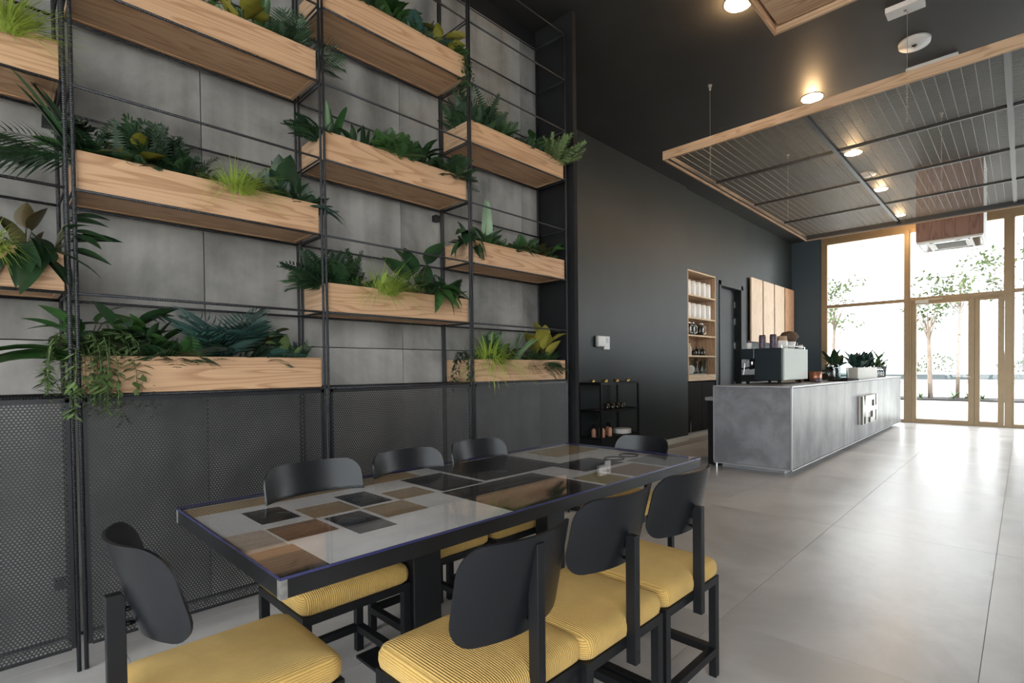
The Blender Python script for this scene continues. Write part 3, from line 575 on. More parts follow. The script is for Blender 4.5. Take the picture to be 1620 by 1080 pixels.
# --- top planter, near rack
P('A1', .92, 'rubber', .18, 'g_yel', 'yellowish rounded leaves in the '+hi, n=6, dx=.08)
P('A1', 1.03, 'strap', .30, 'g_mid', 'upright green strap leaves in the '+hi, n=5)
P('A1', 1.13, 'fern', .24, 'g_dark', 'dark fern near the right end of the '+hi, n=11, dx=.04)
P('A1', 1.23, 'palm', .24, 'g_dark', 'dark palm at the right end of the '+hi, n=8, dx=.04)
P('A1', .8, 'fern', .22, 'g_mid', 'green fern just inside the top edge, '+hi, n=8)
lo = 'bottom planter of the centre rack'; mi = 'middle planter of the centre rack'; hi = 'top planter of the centre rack'
P('B1', 1.60, 'fern', .24, 'g_mid', 'green fern at the left of the '+hi, n=10)
P('B1', 1.80, 'broad', .24, 'g_mid', 'green leafy plant in the '+hi, n=12, dx=.05)
P('B1', 2.02, 'fern', .26, 'g_blue', 'blue-green fern in the '+hi, n=12)
P('B1', 2.16, 'rubber', .22, 'g_yel', 'large yellow-green leaves drooping over the '+hi, n=7, dx=.08)
P('B1', 2.26, 'vine', .28, 'g_mid', 'green vine hanging off the right end of the '+hi, n=10, az=(20, 90), dx=.06)
P('B2', 1.40, 'strap', .34, 'g_mid', 'tall strap leaves beside the post, '+mi, n=4, el=(72, 88), dx=.05)
P('B2', 1.36, 'fern', .24, 'g_dark', 'dark fern reaching left from the '+mi, n=8, az=(-110, -40), el=(15, 45), dx=.05)
P('B2', 1.60, 'strap', .20, 'g_dark', 'dark spiky rosette in the '+mi, n=10, el=(35, 75), dx=.06)
P('B2', 1.77, 'fern', .26, 'g_mid', 'bright green fern in the '+mi, n=13, az=(-60, 70), el=(15, 60), dx=.07)
P('B2', 2.00, 'broad', .18, 'g_dark', 'dark small-leaved plant in the '+mi, n=11, dx=.06)
P('B2', 2.20, 'fern', .25, 'g_dark', 'dark fern over the right end of the '+mi, n=12, az=(-60, 90), el=(5, 50), dx=.08)
P('B2', 2.10, 'broad', .17, 'g_red', 'bronze-tinged leaves near the right end, '+mi, n=7)
P('B3', 1.38, 'fern', .30, 'g_dark', 'tall dark fern at the left end of the '+lo, n=12, el=(35, 80))
P('B3', 1.36, 'palm', .24, 'g_dark', 'palm sprays reaching left out of the '+lo, n=5, az=(-110, -60), el=(20, 50), dx=.05)
P('B3', 1.52, 'conifer', .28, 'g_dark', 'dark feathery shrub left of the grass, '+lo, n=10)
P('B3', 1.70, 'grass', 0.32, 'g_lime', 'lime-green grass tuft in the '+lo, dx=.07)
P('B3', 1.85, 'fern', .18, 'g_mid', 'small green fern right of the grass, '+lo, n=9, dx=.06)
P('B3', 1.97, 'rubber', .30, 'g_dark', 'large dark pointed leaves standing in the '+lo, n=5, el=(35, 80), dx=.06)
P('B3', 2.07, 'droop', .22, 'g_mid', 'green heart-leaf plant hanging over the front of the '+lo, n=7, az=(-40, 60), dx=.13)
P('B3', 2.22, 'fern', .26, 'g_dark', 'dark fern at the right end of the '+lo, n=12)
lo = 'bottom planter of the far rack'; mi = 'middle planter of the far rack'; hi = 'top planter of the far rack'
P('C1', 2.42, 'fern', .26, 'g_dark', 'dark fern left of the post in the '+hi, n=9, az=(-120, 0))
P('C1', 2.54, 'fern', .36, 'g_dark', 'tall upright fern in the '+hi, n=9, el=(50, 88), dx=.04)
P('C1', 2.74, 'fern', .28, 'g_mid', 'mid-green ferns in the centre of the '+hi, n=13)
P('C1', 2.95, 'strap', .26, 'g_mid', 'bright blade leaves leaning right in the '+hi, n=5, az=(40, 110), el=(30, 60), dx=.05)
P('C1', 3.10, 'rubber', .22, 'g_mid', 'round-leaved plant near the right end of the '+hi, n=9, dx=.06)
P('C1', 3.27, 'conifer', .34, 'g_vine', 'feathery yellow-green foliage over the right end of the '+hi, n=13, az=(-60, 100), el=(10, 75), dx=.08)
P('C2', 2.40, 'droop', .24, 'g_dark', 'dark heart leaves hanging over the left end of the '+mi, n=8, az=(-110, 30), dx=.08)
P('C2', 2.62, 'strap', .42, 'g_stripe', 'single tall pointed blade plant in the '+mi, n=3, el=(80, 90))
P('C2', 2.56, 'fern', .26, 'g_dark', 'dark fern around the tall blade, '+mi, n=10)
P('C2', 2.80, 'strap', .30, 'g_dark', 'dark blades spilling over the front of the '+mi, n=5, az=(0, 80), el=(5, 40), dx=.10)
P('C2', 2.97, 'fern', .24, 'g_mid', 'light green fern in the '+mi, n=12, dx=.04)
P('C2', 3.14, 'broad', .20, 'g_red', 'bronze leafy plant in the '+mi, n=9, dx=.04)
P('C2', 3.27, 'broad', .18, 'g_mid', 'small green leaves at the right end of the '+mi, n=9, dx=.05)
P('C3', 2.39, 'vine', .26, 'g_dark', 'dark ivy trailing over the left end of the '+lo, n=9, az=(-110, 0), dx=.06)
P('C3', 2.58, 'grass', 0.38, 'g_lime', 'lime-green grass tuft in the '+lo, dx=.05)
P('C3', 2.66, 'fern', .28, 'g_mid', 'tall thin fern behind the grass, '+lo, n=6, el=(60, 88))
P('C3', 2.84, 'strap', .34, 'g_stripe', 'pale striped blade leaves in the '+lo, n=6, az=(20, 120), el=(45, 72), dx=.05)
P('C3', 3.02, 'grass', 0.24, 'g_dark', 'dark grassy clump in the '+lo, dx=.03)
P('C3', 3.19, 'rubber', .28, 'g_yel', 'yellow-green broad-leaf plant at the right end of the '+lo, n=10, el=(15, 80), dx=.04)
P('C3', 3.12, 'palm', .20, 'g_dark', 'dark drooping sprays over the front of the '+lo, n=6, az=(-20, 60), el=(-15, 20), dx=.11)
P('D1', .08, 'grass', 0.26, 'g_lime', 'fine green grass tuft in the upper planter at the left edge', dx=.11)
P('D1', -.03, 'fern', .30, 'g_mid', 'green fern behind the grass, upper planter at the left edge', n=10)
P('D2', .03, 'grass', 0.21, 'g_lime', 'lime-green grass tuft in the lower planter at the left edge', dx=.11)
P('D2', .13, 'rubber', .17, 'g_red', 'bronze upright leaves in the lower planter at the left edge', n=5, el=(55, 85))
P('D2', .12, 'droop', .24, 'g_dark', 'dark broad leaves hanging over the lower planter at the left edge', n=9, az=(-60, 70), dx=.10)
P('D2', .20, 'broad', .22, 'g_dark', 'dark leaves reaching right past the post, lower planter at left edge', n=6, az=(30, 100), el=(-10, 25), dx=.12)

# low filler foliage that closes the gaps between the larger plants
FILL = dict(A1='top planter of the near rack', A2='middle planter of the near rack', A3='bottom planter of the near rack', B1='top planter of the centre rack', B2='middle planter of the centre rack', B3='bottom planter of the centre rack', C1='top planter of the far rack', C2='middle planter of the far rack', C3='bottom planter of the far rack')
for pk, ph in FILL.items():
    z_, ya, yb = PL[pk]
    for i in range(7):
        kd, S_, m_ = (('fern', .15, 'g_dark'), ('broad', .13, 'g_dark'), ('conifer', .14, 'g_mid'), ('fern', .14, 'g_mid'))[(i+ord(pk[0])+int(pk[1])) % 4]
        t_ = plant(pk, ya+.07+(yb-ya-.14)*i/6, kd, S_, m_, '%s low filler %s among the larger plants, %s' % (('leftmost', 'second', 'third', 'middle', 'fifth', 'sixth', 'rightmost')[i], dict(fern='fern', broad='leafy plant', conifer='feathery sprig')[kd], ph), n=6, az=(-100, 100), el=(25, 80), dx=(.02, .09, .05)[i % 3], seed=i*13+ord(pk[0]))
        t_['group'] = 'low filler foliage in the '+ph
# ================================================================== HANGING CANOPIES AND CEILING
ZR0, ZR1 = 3.30, 3.385
def canopy(label, x0, x1, y0, y1, nx, ny, planks=False, hooks=()):
    t = thing('hanging_canopy', label, 'canopy', ((x0+x1)/2, (y0+y1)/2, ZR0), group='hanging wood-framed mesh canopies'); a, b = (x1-x0)/2, (y1-y0)/2; h = ZR1-ZR0
    for s in (-1, 1): box('rail', 'wood_x', (-a, a, s*b-(.02 if s > 0 else 0), s*b+(0 if s > 0 else .02), 0, h), t, bevel=.002)
    for s in (-1, 1): box('rail', 'wood_y', (s*a-(.018 if s > 0 else 0), s*a+(0 if s > 0 else .018), -b+.02, b-.02, 0, h), t, bevel=.002)
    if not planks: box('shade_strip', 'fbar', (-a+.018, -a+.045, -b+.02, b-.06, .022, .05), t)  # added dark strip, gives the left rail's inner face its shade
    if not planks: box('shade_strip', 'fbar', (-a+.02, a-.02, b-.06, b-.021, .012, .075), t)  # added dark strip standing in for the backlit inner face of the far rail
    if planks:
        box('plank', 'wood_x', (-a+.035, a-.035, b-.36, b-.035, .035, .06), t); box('plank', 'wood_y', (-a+.035, -a+.06, -b+.035, b-.36, .03, h), t)
    dx, dy = 2*a/nx, 2*b/ny; zb = .055
    for i in range(1, nx): box('long_bar', 'fbar', (-a+dx*i-.018, -a+dx*i+.018, -b+.035, b-.035, zb-.012, zb+.03), t)
    for j in range(1, ny): box('cross_bar', 'fbar', (-a+.035, a-.035, -b+dy*j-.013, -b+dy*j+.013, zb-.004, zb+.026), t)
    pm = None
    m = MB(); w2, h2 = dx/2-.02, dy/2-.02; r = .0016; k = -w2+.02
    nxw, nyw = int(2*w2/.075), int(2*h2/.0285)
    for i in range(nxw+1): x = -w2+2*w2*i/nxw; m.box(x-.0022, x+.0022, -h2, h2, -.0022, .0022)
    for j in range(nyw+1): y = -h2+2*h2*j/nyw; m.box(-w2, w2, y-r, y+r, .0015, .0047)
    pm = m.mesh('mesh_panel', 'meshwire')
    for i in range(nx):
        for j in range(ny): stuff(link('mesh_panel', pm, t, (-a+dx*(i+.5), -b+dy*(j+.5), zb+.02)))
    for hx, hy in hooks:
        lx, ly = hx-(x0+x1)/2, hy-(y0+y1)/2; top = CZ-ZR0
        sw = obj('suspension_wire', MB().tube([(lx, ly, .38), (lx, ly, top-.05)], .0022, 6), 'chain', t)
        m = MB(); z = .085
        while z < .38:
            ax = (1, 0) if int(z*1000/24) % 2 else (0, 1); pts = [(lx+ax[0]*.007*math.cos(q*PI/5), ly+ax[1]*.007*math.cos(q*PI/5), z+.018*math.sin(q*PI/5)) for q in range(11)]
            m.tube(pts, .0018, 5, False); z += .026
        obj('chain', m, 'chain', sw); obj('hook', MB().lathe([(.004, top-.06), (.012, top-.05), (.012, top-.02), (.022, top-.015), (.022, top)], (lx, ly, 0), 12), 'chain', sw)
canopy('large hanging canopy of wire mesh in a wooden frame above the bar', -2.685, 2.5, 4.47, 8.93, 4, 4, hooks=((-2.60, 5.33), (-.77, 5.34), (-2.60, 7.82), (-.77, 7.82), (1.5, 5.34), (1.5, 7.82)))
canopy('second hanging wooden canopy cut off by the top edge of the picture', -1.17, 2.5, -.6, 3.28, 3, 3, True, hooks=((-1.1, .3), (-1.1, 2.9), (1.5, .3), (1.5, 2.9)))
LN = ['ceiling downlight cut by the top edge beside the wooden canopy', 'ceiling downlight just above the near rail of the mesh canopy', 'ceiling downlight seen through the mesh, nearest of three', 'ceiling downlight seen through the mesh, middle of three', 'ceiling downlight seen through the mesh, farthest of three']
for (x, y), lab in zip(((-1.835, 4.30), (-1.845, 6.37), (-1.87, 8.40), (-1.90, 10.45), (-1.94, 12.5)), LN):
    t = thing('ceiling_downlight', lab, 'light', (x, y, CZ), group='round downlights in the black ceiling')
    obj('ring', MB().lathe([(.112, -.001), (.120, -.001), (.118, -.008), (.112, -.008)], n=32), 'lampring', t, True)
    obj('diffuser', MB().lathe([(.001, -.010), (.112, -.010), (.112, -.004), (.001, -.004)], n=32), 'lamp', t)
    l = bpy.data.lights.new('downlight_lamp', 'POINT'); l.energy = 16; l.color = (1, .62, .3); l.shadow_soft_size = .06; lo_ = link('downlight_lamp', l, t, (0, 0, -.10))
t = thing('ceiling_speaker', 'round white ceiling speaker beside the wire hook', 'speaker', (-.80, 5.95, CZ)); obj('disc', MB().lathe([(.001, -.035), (.03, -.04), (.13, -.03), (.135, 0), (.001, 0)], n=36), 'white', t, True); obj('hub', MB().lathe([(.001, -.048), (.022, -.046), (.026, -.038), (.001, -.036)], n=20), 'dark_glass', t, True)
t = thing('ceiling_vent', 'round white ceiling ring seen through the mesh canopy', 'vent', (-1.92, 9.5, CZ)); obj('plate', MB().lathe([(.001, -.02), (.12, -.018), (.14, -.012), (.14, 0), (.001, 0)], n=32), 'white', t, True); obj('core', MB().lathe([(.001, -.026), (.05, -.024), (.055, -.018), (.001, -.018)], n=20), 'greybox', t)
t = thing('junction_box', 'white rectangular ceiling box at the hook near the top edge', 'box', (-.78, 5.30, CZ)); box('body', 'white', (-.14, .14, -.07, .07, -.045, 0), t, bevel=.006); obj('screw', MB().lathe([(.012, -.05), (.012, -.044)], n=10), 'bolt', t)
t = thing('strip_fixture', 'slim white strip fixture on the ceiling above the canopy rail', 'light', (-.72, 6.45, CZ)); box('body', 'white', (-.22, .22, -.03, .03, -.06, 0), t, bevel=.006); box('cover', 'ceramic', (-.21, .21, -.022, .022, -.068, -.058), t, bevel=.004)
# wood clad air conditioner
t = thing('air_conditioner', 'wood-clad ceiling air conditioner with white cassette underneath by the windows', 'air conditioner', (-.865, 10.12, 3.18))
for i in range(5):
    w5 = .83/5; box('front_board', 'ac_wood', (-.415+w5*i+.001, -.415+w5*(i+1)-.001, -.44, -.42, 0, CZ-3.182), t, bevel=.002)
box('side_board', 'white', (.40, .415, -.42, .44, 0, CZ-3.182), t); box('side_board', 'ac_wood', (-.415, -.40, -.42, .44, 0, CZ-3.182), t); box('back_board', 'ac_wood', (-.40, .40, .42, .44, 0, CZ-3.182), t)
cs = obj('cassette', MB().box(-.41, .41, -.435, .435, -.03, 0), 'white', t, bevel=.01)
box('grille', 'dark_glass', (-.20, .20, -.20, .20, -.036, -.029), cs)
for i in range(9): box('grille_slat', 'greybox', (-.19, .19, -.18+.045*i-.006, -.18+.045*i+.006, -.040, -.035), cs)
for sx in (-1, 1): box('louvre', 'dark_glass', (sx*.33-.05, sx*.33+.05, -.34, .34, -.034, -.029), cs)
for sy in (-1, 1): box('louvre', 'dark_glass', (-.25, .25, sy*.33-.04, sy*.33+.04, -.034, -.029), cs)

# ================================================================== BAR COUNTER
CX0, CX1, CY0, CY1, CZT = -2.925, -1.97, 6.04, 12.92, 1.03
t = thing('bar_counter', 'long concrete bar counter with pale metal edges and raised letters', 'counter', ((CX0+CX1)/2, (CY0+CY1)/2, 0))
a, b = (CX1-CX0)/2, (CY1-CY0)/2
box('plinth', 'trim_metal', (-a+.05, a-.14, -b+.16, b-.16, 0, .062), t)
box('core', 'matte_black', (-a+.01, a-.02, -b+.02, b-.02, .06, CZT-.02), t)
ks = [-b+2*b*i/3 for i in range(4)]
for p0, p1 in zip(ks, ks[1:]): obj('front_panel', MB().box(-.01, .01, -(p1-p0)/2+.002, (p1-p0)/2-.002, -.46, .46), 'counter', t, loc=(a-.010, (p0+p1)/2, .545))
obj('end_panel', MB().box(-a+.012, a-.022, -.01, .01, -.462, .462), 'counter_end', t, loc=(0, -b+.010, .545)); obj('end_panel', MB().box(-a+.012, a-.022, -.01, .01, -.462, .462), 'counter_end', t, loc=(0, b-.010, .545))
box('top_slab', 'counter', (-a, a-.001, -b+.001, b-.001, CZT-.02, CZT), t, bevel=.002)
for e in ((-a, -a+.014, -b-.003, -b+.014, .062, CZT), (a-.014, a+.003, -b-.003, -b+.014, .062, CZT), (-a, a, -b-.003, -b+.012, .062, .080), (a-.012, a+.003, -b, b, .062, .078), (-a, a, -b-.003, -b+.012, CZT-.014, CZT+.001), (a-.012, a+.003, -b, b, CZT-.012, CZT+.001)): box('edge_trim', 'trim_metal', e, t)
obj('foot', MB().tube([(-a+.02, -b+.05, 0), (-a+.02, -b+.05, .07)], .018, 10), 'chrome', t)
t2 = thing('back_counter', 'low dark work counter behind the bar with a steel worktop', 'counter', (-3.01, 9.3, 0))
box('body', 'matte_black', (-.065, .075, -3.1, 3.3, .0, .83), t2); box('worktop', 'trim_metal', (-.085, .08, -3.15, 3.32, .83, .875), t2, bevel=.012)
# raised letters on the counter front
t = thing('counter_sign', 'raised pinkish block letters on the front of the concrete counter', 'sign', (-1.967, 9.69, .55))
LET = dict(M=[(0, 0), (.2, 0), (.2, .62), (.5, .25), (.8, .62), (.8, 0), (1, 0), (1, 1), (.8, 1), (.5, .58), (.2, 1), (0, 1)],
    P=[(0, 0), (.25, 0), (.25, .4), (1, .4), (1, 1), (0, 1)], S=[(0, 0), (1, 0), (1, .58), (.28, .58), (.28, .82), (1, .82), (1, 1), (0, 1), (0, .42), (.72, .42), (.72, .18), (0, .18)],
    H=[(0, 0), (.28, 0), (.28, .42), (.72, .42), (.72, 0), (1, 0), (1, 1), (.72, 1), (.72, .58), (.28, .58), (.28, 1), (0, 1)])
obj('back_panel', MB().box(-.0, .03, -.535, .535, -.225, .225), 'sign', t, bevel=.004)
for i, c in enumerate('MPSH'):
    y0 = -.53+.27*i; w_ = .25; pts = [(y0+w_*p, -.225+.45*q) for p, q in LET[c]]
    lt = obj('letter', MB().prism(pts, .03, .06, 0), 'sign_side', t); obj('letter_face', MB().prism(pts, .06, .066, 0), 'ceramic', lt)
obj('letter_face', MB().box(0, .004, 0, .1, 0, .1), 'ceramic', t) if False else None
# espresso machine
t = thing('espresso_machine', 'dark espresso machine with pale back panel on the counter corner', 'coffee machine', (-2.59, 7.25, CZT))
box('body', 'navy', (-.10, .262, -.48, .48, .045, .47), t, bevel=.012); box('back_panel', 'machine_white', (.262, .29, -.475, .475, .05, .465), t, bevel=.006)
box('group_hood', 'navy', (-.29, -.10, -.48, .48, .33, .47), t, bevel=.012); box('drip_tray', 'matte_black', (-.30, -.10, -.48, .48, .03, .12), t, bevel=.006); box('splash_plate', 'chrome', (-.112, -.098, -.42, .42, .12, .33), t)
for y in (-.30, 0, .30):
    g = obj('group_head', MB().lathe([(.035, .24), (.04, .25), (.04, .33), (.03, .34)], (-.20, y, 0), 18), 'chrome', t, True); obj('portafilter', MB().lathe([(.034, .20), (.036, .24)], (-.20, y, 0), 18).tube([(-.22, y, .22), (-.36, y, .20)], .011), 'matte_black', g)
obj('steam_wand', MB().tube([(-.2, -.44, .33), (-.24, -.45, .28), (-.26, -.45, .12)], .006), 'chrome', t)
for x in (-.22, .2):
    for y in (-.40, .40): obj('foot', MB().lathe([(.022, 0), (.022, .046)], (x, y, 0), 12), 'matte_black', t)
obj('badge', MB().box(.29, .292, -.06, .06, .40, .415), 'greybox', t); obj('top_rail', MB().tube([(.25, -.46, .50), (.25, .46, .50)], .006).tube([(.25, -.46, .465), (.25, -.46, .50)], .005).tube([(.25, .46, .465), (.25, .46, .50)], .005), 'chrome', t)
ZM = CZT+.47
def cup(name, lab, loc, r, h, mat, hollow=True, group=None, cat='cup', lid=None):
    t = thing(name, lab, cat, loc, 0, group); pr = [(r*.75, 0), (r*.95, h*.3), (r, h), (r*.92, h), (r*.85, h*.35), (r*.6, .006)] if hollow else [(r*.95, 0), (r, .01), (r, h*.92), (r*.9, h)]
    obj('body', MB().lathe(pr, n=20), mat, t, True)
    if lid: obj('lid', MB().lathe([(r*.85, h), (r*.9, h+.01), (r*.8, h+lid[0]), (.01, h+lid[0])], n=18), lid[1], t)
    return t
MX = -2.59
cup('paper_cup', 'small white cup with dark lid, first on the espresso machine', (MX-.20, 6.84, ZM), .035, .08, 'ceramic', lid=(.03, 'darkcan'))
cup('syrup_can', 'dark labelled can on the espresso machine beside small white cup', (MX-.04, 6.90, ZM), .045, .17, 'darkcan', False, cat='can', lid=(.01, 'matte_black'))
cup('syrup_can', 'dark labelled can on a white base in the middle of the machine top', (MX+.06, 7.02, ZM), .045, .18, 'darkcan', False, cat='can', lid=(.01, 'matte_black'))
cup('ceramic_canister', 'white canister with pinkish wooden lid on the espresso machine', (MX+.12, 7.18, ZM), .075, .11, 'ceramic', False, cat='canister', lid=(.06, 'cork'))
t = cup('ceramic_bowl', 'white bowl heaped with brown wicker on the espresso machine', (MX+.14, 7.40, ZM), .085, .10, 'ceramic', True, cat='bowl')
obj('wicker_heap', MB().lathe([(.05, .07), (.09, .11), (.13, .17), (.09, .23), (.01, .25)], n=16), 'basket', t, True)
for i, (x, y) in enumerate(((.16, 7.58), (.05, 7.6))): cup('drinking_glass', ['short clear glass on the window end of the espresso machine', 'short clear glass behind the first one on the machine'][i], (MX+x, y, ZM), .035, .09, 'jar', group='glasses on the espresso machine', cat='glass')
cup('espresso_cup', 'small white espresso cup at the right end of the machine top', (MX+.20, 7.68, ZM), .035, .06, 'ceramic')
# things along the counter
cup('copper_pot', 'copper canister beside the espresso machine', (-2.27, 7.98, CZT), .085, .15, 'copper', cat='pot')
cup('sugar_bowl', 'small dark bowl in front of the copper canister', (-2.20, 7.80, CZT), .05, .06, 'darkcan', cat='bowl')
t = cup('frying_dish', 'black shallow dish with handle behind the copper canister', (-2.45, 8.35, CZT), .12, .14, 'matte_black', cat='dish'); obj('handle', MB().tube([(.1, 0, .12), (.2, .05, .17), (.26, .1, .17)], .012), 'matte_black', t)
def glass_jar(lab, loc, r, h, fill, fm, cat='jar', lid=True, group=None):
    t = thing('glass_jar', lab, cat, loc, 0, group); obj('glass', MB().lathe([(r*.9, 0), (r, .015), (r, h*.8), (r*.75, h*.95), (r*.75, h), (r*.7, h), (r*.7, h*.95), (r*.95, h*.78), (r*.95, .02), (.01, .012)], n=20), 'jar', t, True)
    if fill: obj('contents', MB().lathe([(r*.9, .014), (r*.92, .02), (r*.92, h*fill), (.01, h*fill)], n=18), fm, t, True)
    if lid: obj('lid', MB().lathe([(r*.8, h), (r*.8, h+.02), (.02, h+.03), (.02, h+.05), (.005, h+.055)], n=16), 'chrome', t, True)
    return t
glass_jar('round glass jar with dark contents next to the shallow dish', (-2.30, 8.75, CZT), .10, .22, .5, 'coffee')
glass_jar('large glass jar with greenery inside on the counter', (-2.32, 9.1, CZT), .11, .26, .55, 'g_blue', lid=False)
glass_jar('tall clear glass cylinder left of the pale planter box', (-2.24, 9.40, CZT), .075, .34, .1, 'coffee', lid=False)
box_t = tag(obj('serving_tray', MB().box(-.13, .13, -.35, .35, 0, .012).box(-.13, -.12, -.35, .35, .012, .03).box(.12, .13, -.35, .35, .012, .03).box(-.12, .12, -.35, -.34, .012, .03).box(-.12, .12, .34, .35, .012, .03), 'matte_black', None, loc=(-2.08, 8.75, CZT)), 'flat black tray in front of the glass jars on the counter', 'tray')
def counter_plant(lab, loc, bx, mat, S, pot, lk='ovate', n=14, el=(30, 85)):
    rnd = random.Random(int(loc[1]*77)); t = thing('potted_plant', lab, 'plant', loc)
    if pot == 'box':
        box('planter', 'greybox', (-bx[0], bx[0], -bx[1], bx[1], 0, bx[2]), t, bevel=.004); box('soil', 'soil', (-bx[0]+.01, bx[0]-.01, -bx[1]+.01, bx[1]-.01, bx[2], bx[2]+.004), t)
    else: obj('pot', MB().lathe([(bx[0]*.8, 0), (bx[0], bx[2]*.9), (bx[0]*1.04, bx[2]), (bx[0]*.9, bx[2]), (.01, bx[2]*.85)], n=20), pot, t, True)
    for i in range(n): leaf(t, 'leaf', lk, mat, rnd.uniform(0, 360), rnd.uniform(*el), S*rnd.uniform(.7, 1.1), rnd.uniform(-30, 30), (rnd.uniform(-.5, .5)*bx[0], rnd.uniform(-.85, .85)*bx[1], bx[2]))
    return t
counter_plant('dark green plants in a long pale box on the counter', (-2.22, 10.65, CZT), (.09, .78, .20), 'g_blue', .33, 'box', 'ovate', 60)
counter_plant('dark spiky plant in a glass jar left of the pale box', (-2.36, 9.32, CZT), (.09, .09, .2), 'g_dark', .32, 'navy', 'ovate', 12)
counter_plant('bushy green plant in a dark pot at the far end of the counter', (-2.30, 12.55, CZT), (.14, .14, .22), 'g_mid', .46, 'navy', 'blade', 26, (15, 80))
counter_plant('small trailing plant behind the copper canister', (-2.55, 8.15, CZT), (.07, .07, .16), 'g_blue', .27, 'copper', 'ovate', 9)
t = thing('arched_tap', 'thin arched tap over the sink at the far end of the counter', 'tap', (-2.40, 11.75, CZT)); obj('base', MB().lathe([(.03, 0), (.03, .04), (.02, .05)], n=14), 'chrome', t)
obj('spout', MB().tube([(0, 0, .04), (0, 0, .26)]+[(0, .17-.17*math.cos(q), .26+.17*math.sin(q)) for q in [i*PI/10 for i in range(1, 10)]]+[(0, .34, .22)], .011, 8), 'chrome', t)
for i, y in enumerate((11.60, 11.78, 12.0, 12.2)):
    glass_jar(['clear jar right of the pale planter box', 'second clear jar right of the pale planter box', 'clear jar under the arched tap', 'clear jar beside the dark plant pot'][i], (-2.22, y, CZT), .07, .14, .4, ('greybox', 'coffee', 'terracotta', 'greybox')[i], group='glass jars at the far end of the counter')

# ================================================================== WALL NICHE, CABINET, SLATS, CART
t = thing('wall_shelf', 'tall wooden shelf built into the dark wall behind the bar', 'shelf', (-4.60, 8.67, 1.02)); hh = 1.955; hw = .545
box('back_panel', 'niche', (-.19, -.175, -hw, hw, 0, hh), t); box('side_panel', 'wood_z', (-.175, .202, -hw, -hw+.025, 0, hh), t); box('side_panel', 'wood_z', (-.175, .202, hw-.025, hw, 0, hh), t); box('top_panel', 'niche_edge', (-.175, .202, -hw+.025, hw-.025, hh-.025, hh), t); box('bottom_panel', 'niche_edge', (-.175, .206, -hw+.025, hw-.025, 0, .11), t)
SH = [1.13, 1.475, 1.84, 2.15, 2.55]
for z in SH[1:]: box('shelf_board', 'niche_edge', (-.175, .20, -hw+.025, hw-.025, z-1.02-.025, z-1.02), t)
nx_ = -4.47
for r_, z in ((0, SH[4]), (1, SH[3])):
    for i in range(5):
        t = thing('ceramic_canister', ['%s white canister on the top shelf of the wall niche', '%s white canister on the second shelf of the wall niche'][r_] % ['leftmost', 'second', 'middle', 'fourth', 'rightmost'][i], 'canister', (nx_-.02, 8.25+.19*i, z), 0, 'white canisters in the wall niche')
        obj('body', MB().lathe([(.07, 0), (.078, .01), (.078, .22), (.07, .235)], n=20), 'ceramic', t, True); obj('lid', MB().lathe([(.074, .235), (.074, .255), (.01, .262)], n=18), 'ceramic', t, True)
for i, y in enumerate((8.22, 8.36, 8.70)):
    t = glass_jar(['%s' % s for s in ('coffee jar at the left of the third niche shelf', 'second coffee jar on the third niche shelf', 'dark coffee jar standing alone on the third niche shelf')][i], (nx_, y, SH[2]), .085, .20, .75, 'coffee', group='coffee jars in the wall niche')
    obj('handle', MB().tube([(.06, .07, .17), (.06, .125, .15), (.06, .125, .05), (.06, .07, .03)], .009), 'ceramic', t)
for i, (y, h_, m_) in enumerate(((8.20, .18, 'terracotta'), (8.30, .22, 'greybox'))): 
    t = thing('bottle', ['peach bottle at the left of the fourth niche shelf', 'pale bottle beside the peach bottle on the fourth niche shelf'][i], 'bottle', (nx_, y, SH[1])); obj('body', MB().lathe([(.04, 0), (.042, .01), (.042, h_*.65), (.016, h_*.8), (.016, h_)], n=16), m_, t, True); obj('cap', MB().lathe([(.018, h_), (.018, h_+.02)], n=12), 'matte_black', t)
for i in range(4):
    t = thing('coffee_tin', '%s black item on the fourth niche shelf' % ['first low', 'second low', 'third low', 'last low'][i], 'tin', (nx_, 8.48+.11*i, SH[1]), 0, 'black tins in the wall niche'); obj('body', MB().lathe([(.045, 0), (.05, .04), (.05, .07+.03*(i % 2)), (.02, .1+.03*(i % 2))], n=14), 'amber', t, True); obj('knob', MB().lathe([(.012, .1+.03*(i % 2)), (.014, .13+.03*(i % 2))], n=10), 'amber', t)
for i in range(7):
    t = thing('glass_bottle', '%s slim clear glass on the lowest niche shelf' % ['first', 'second', 'third', 'fourth', 'fifth', 'sixth', 'seventh'][i], 'glass', (nx_+(.05 if i % 2 else -.06), 8.36+.085*i, SH[0]), 0, 'clear glasses in the wall niche'); h_ = .20+.03*((i*3) % 4); obj('body', MB().lathe([(.032, 0), (.035, .01), (.036, h_), (.033, h_), (.031, .02), (.01, .015)], n=14), 'jar', t, True); obj('base', MB().lathe([(.031, .004), (.031, .018)], n=14), 'ceramic', t)
for i in range(2):
    t = thing('plate', ['white plate leaning at the left of the lowest niche shelf', 'second white plate leaning on the lowest niche shelf'][i], 'plate', (nx_+.05, 8.20+.06*i, SH[0]+.005)); o = obj('disc', MB().lathe([(.01, 0), (.06, .002), (.085, .014), (.083, .018), (.058, .006), (.01, .005)], n=24), 'ceramic', t, True); o.location = (0, 0, .08); o.rotation_euler = (PI/2-.25, 0, 0)
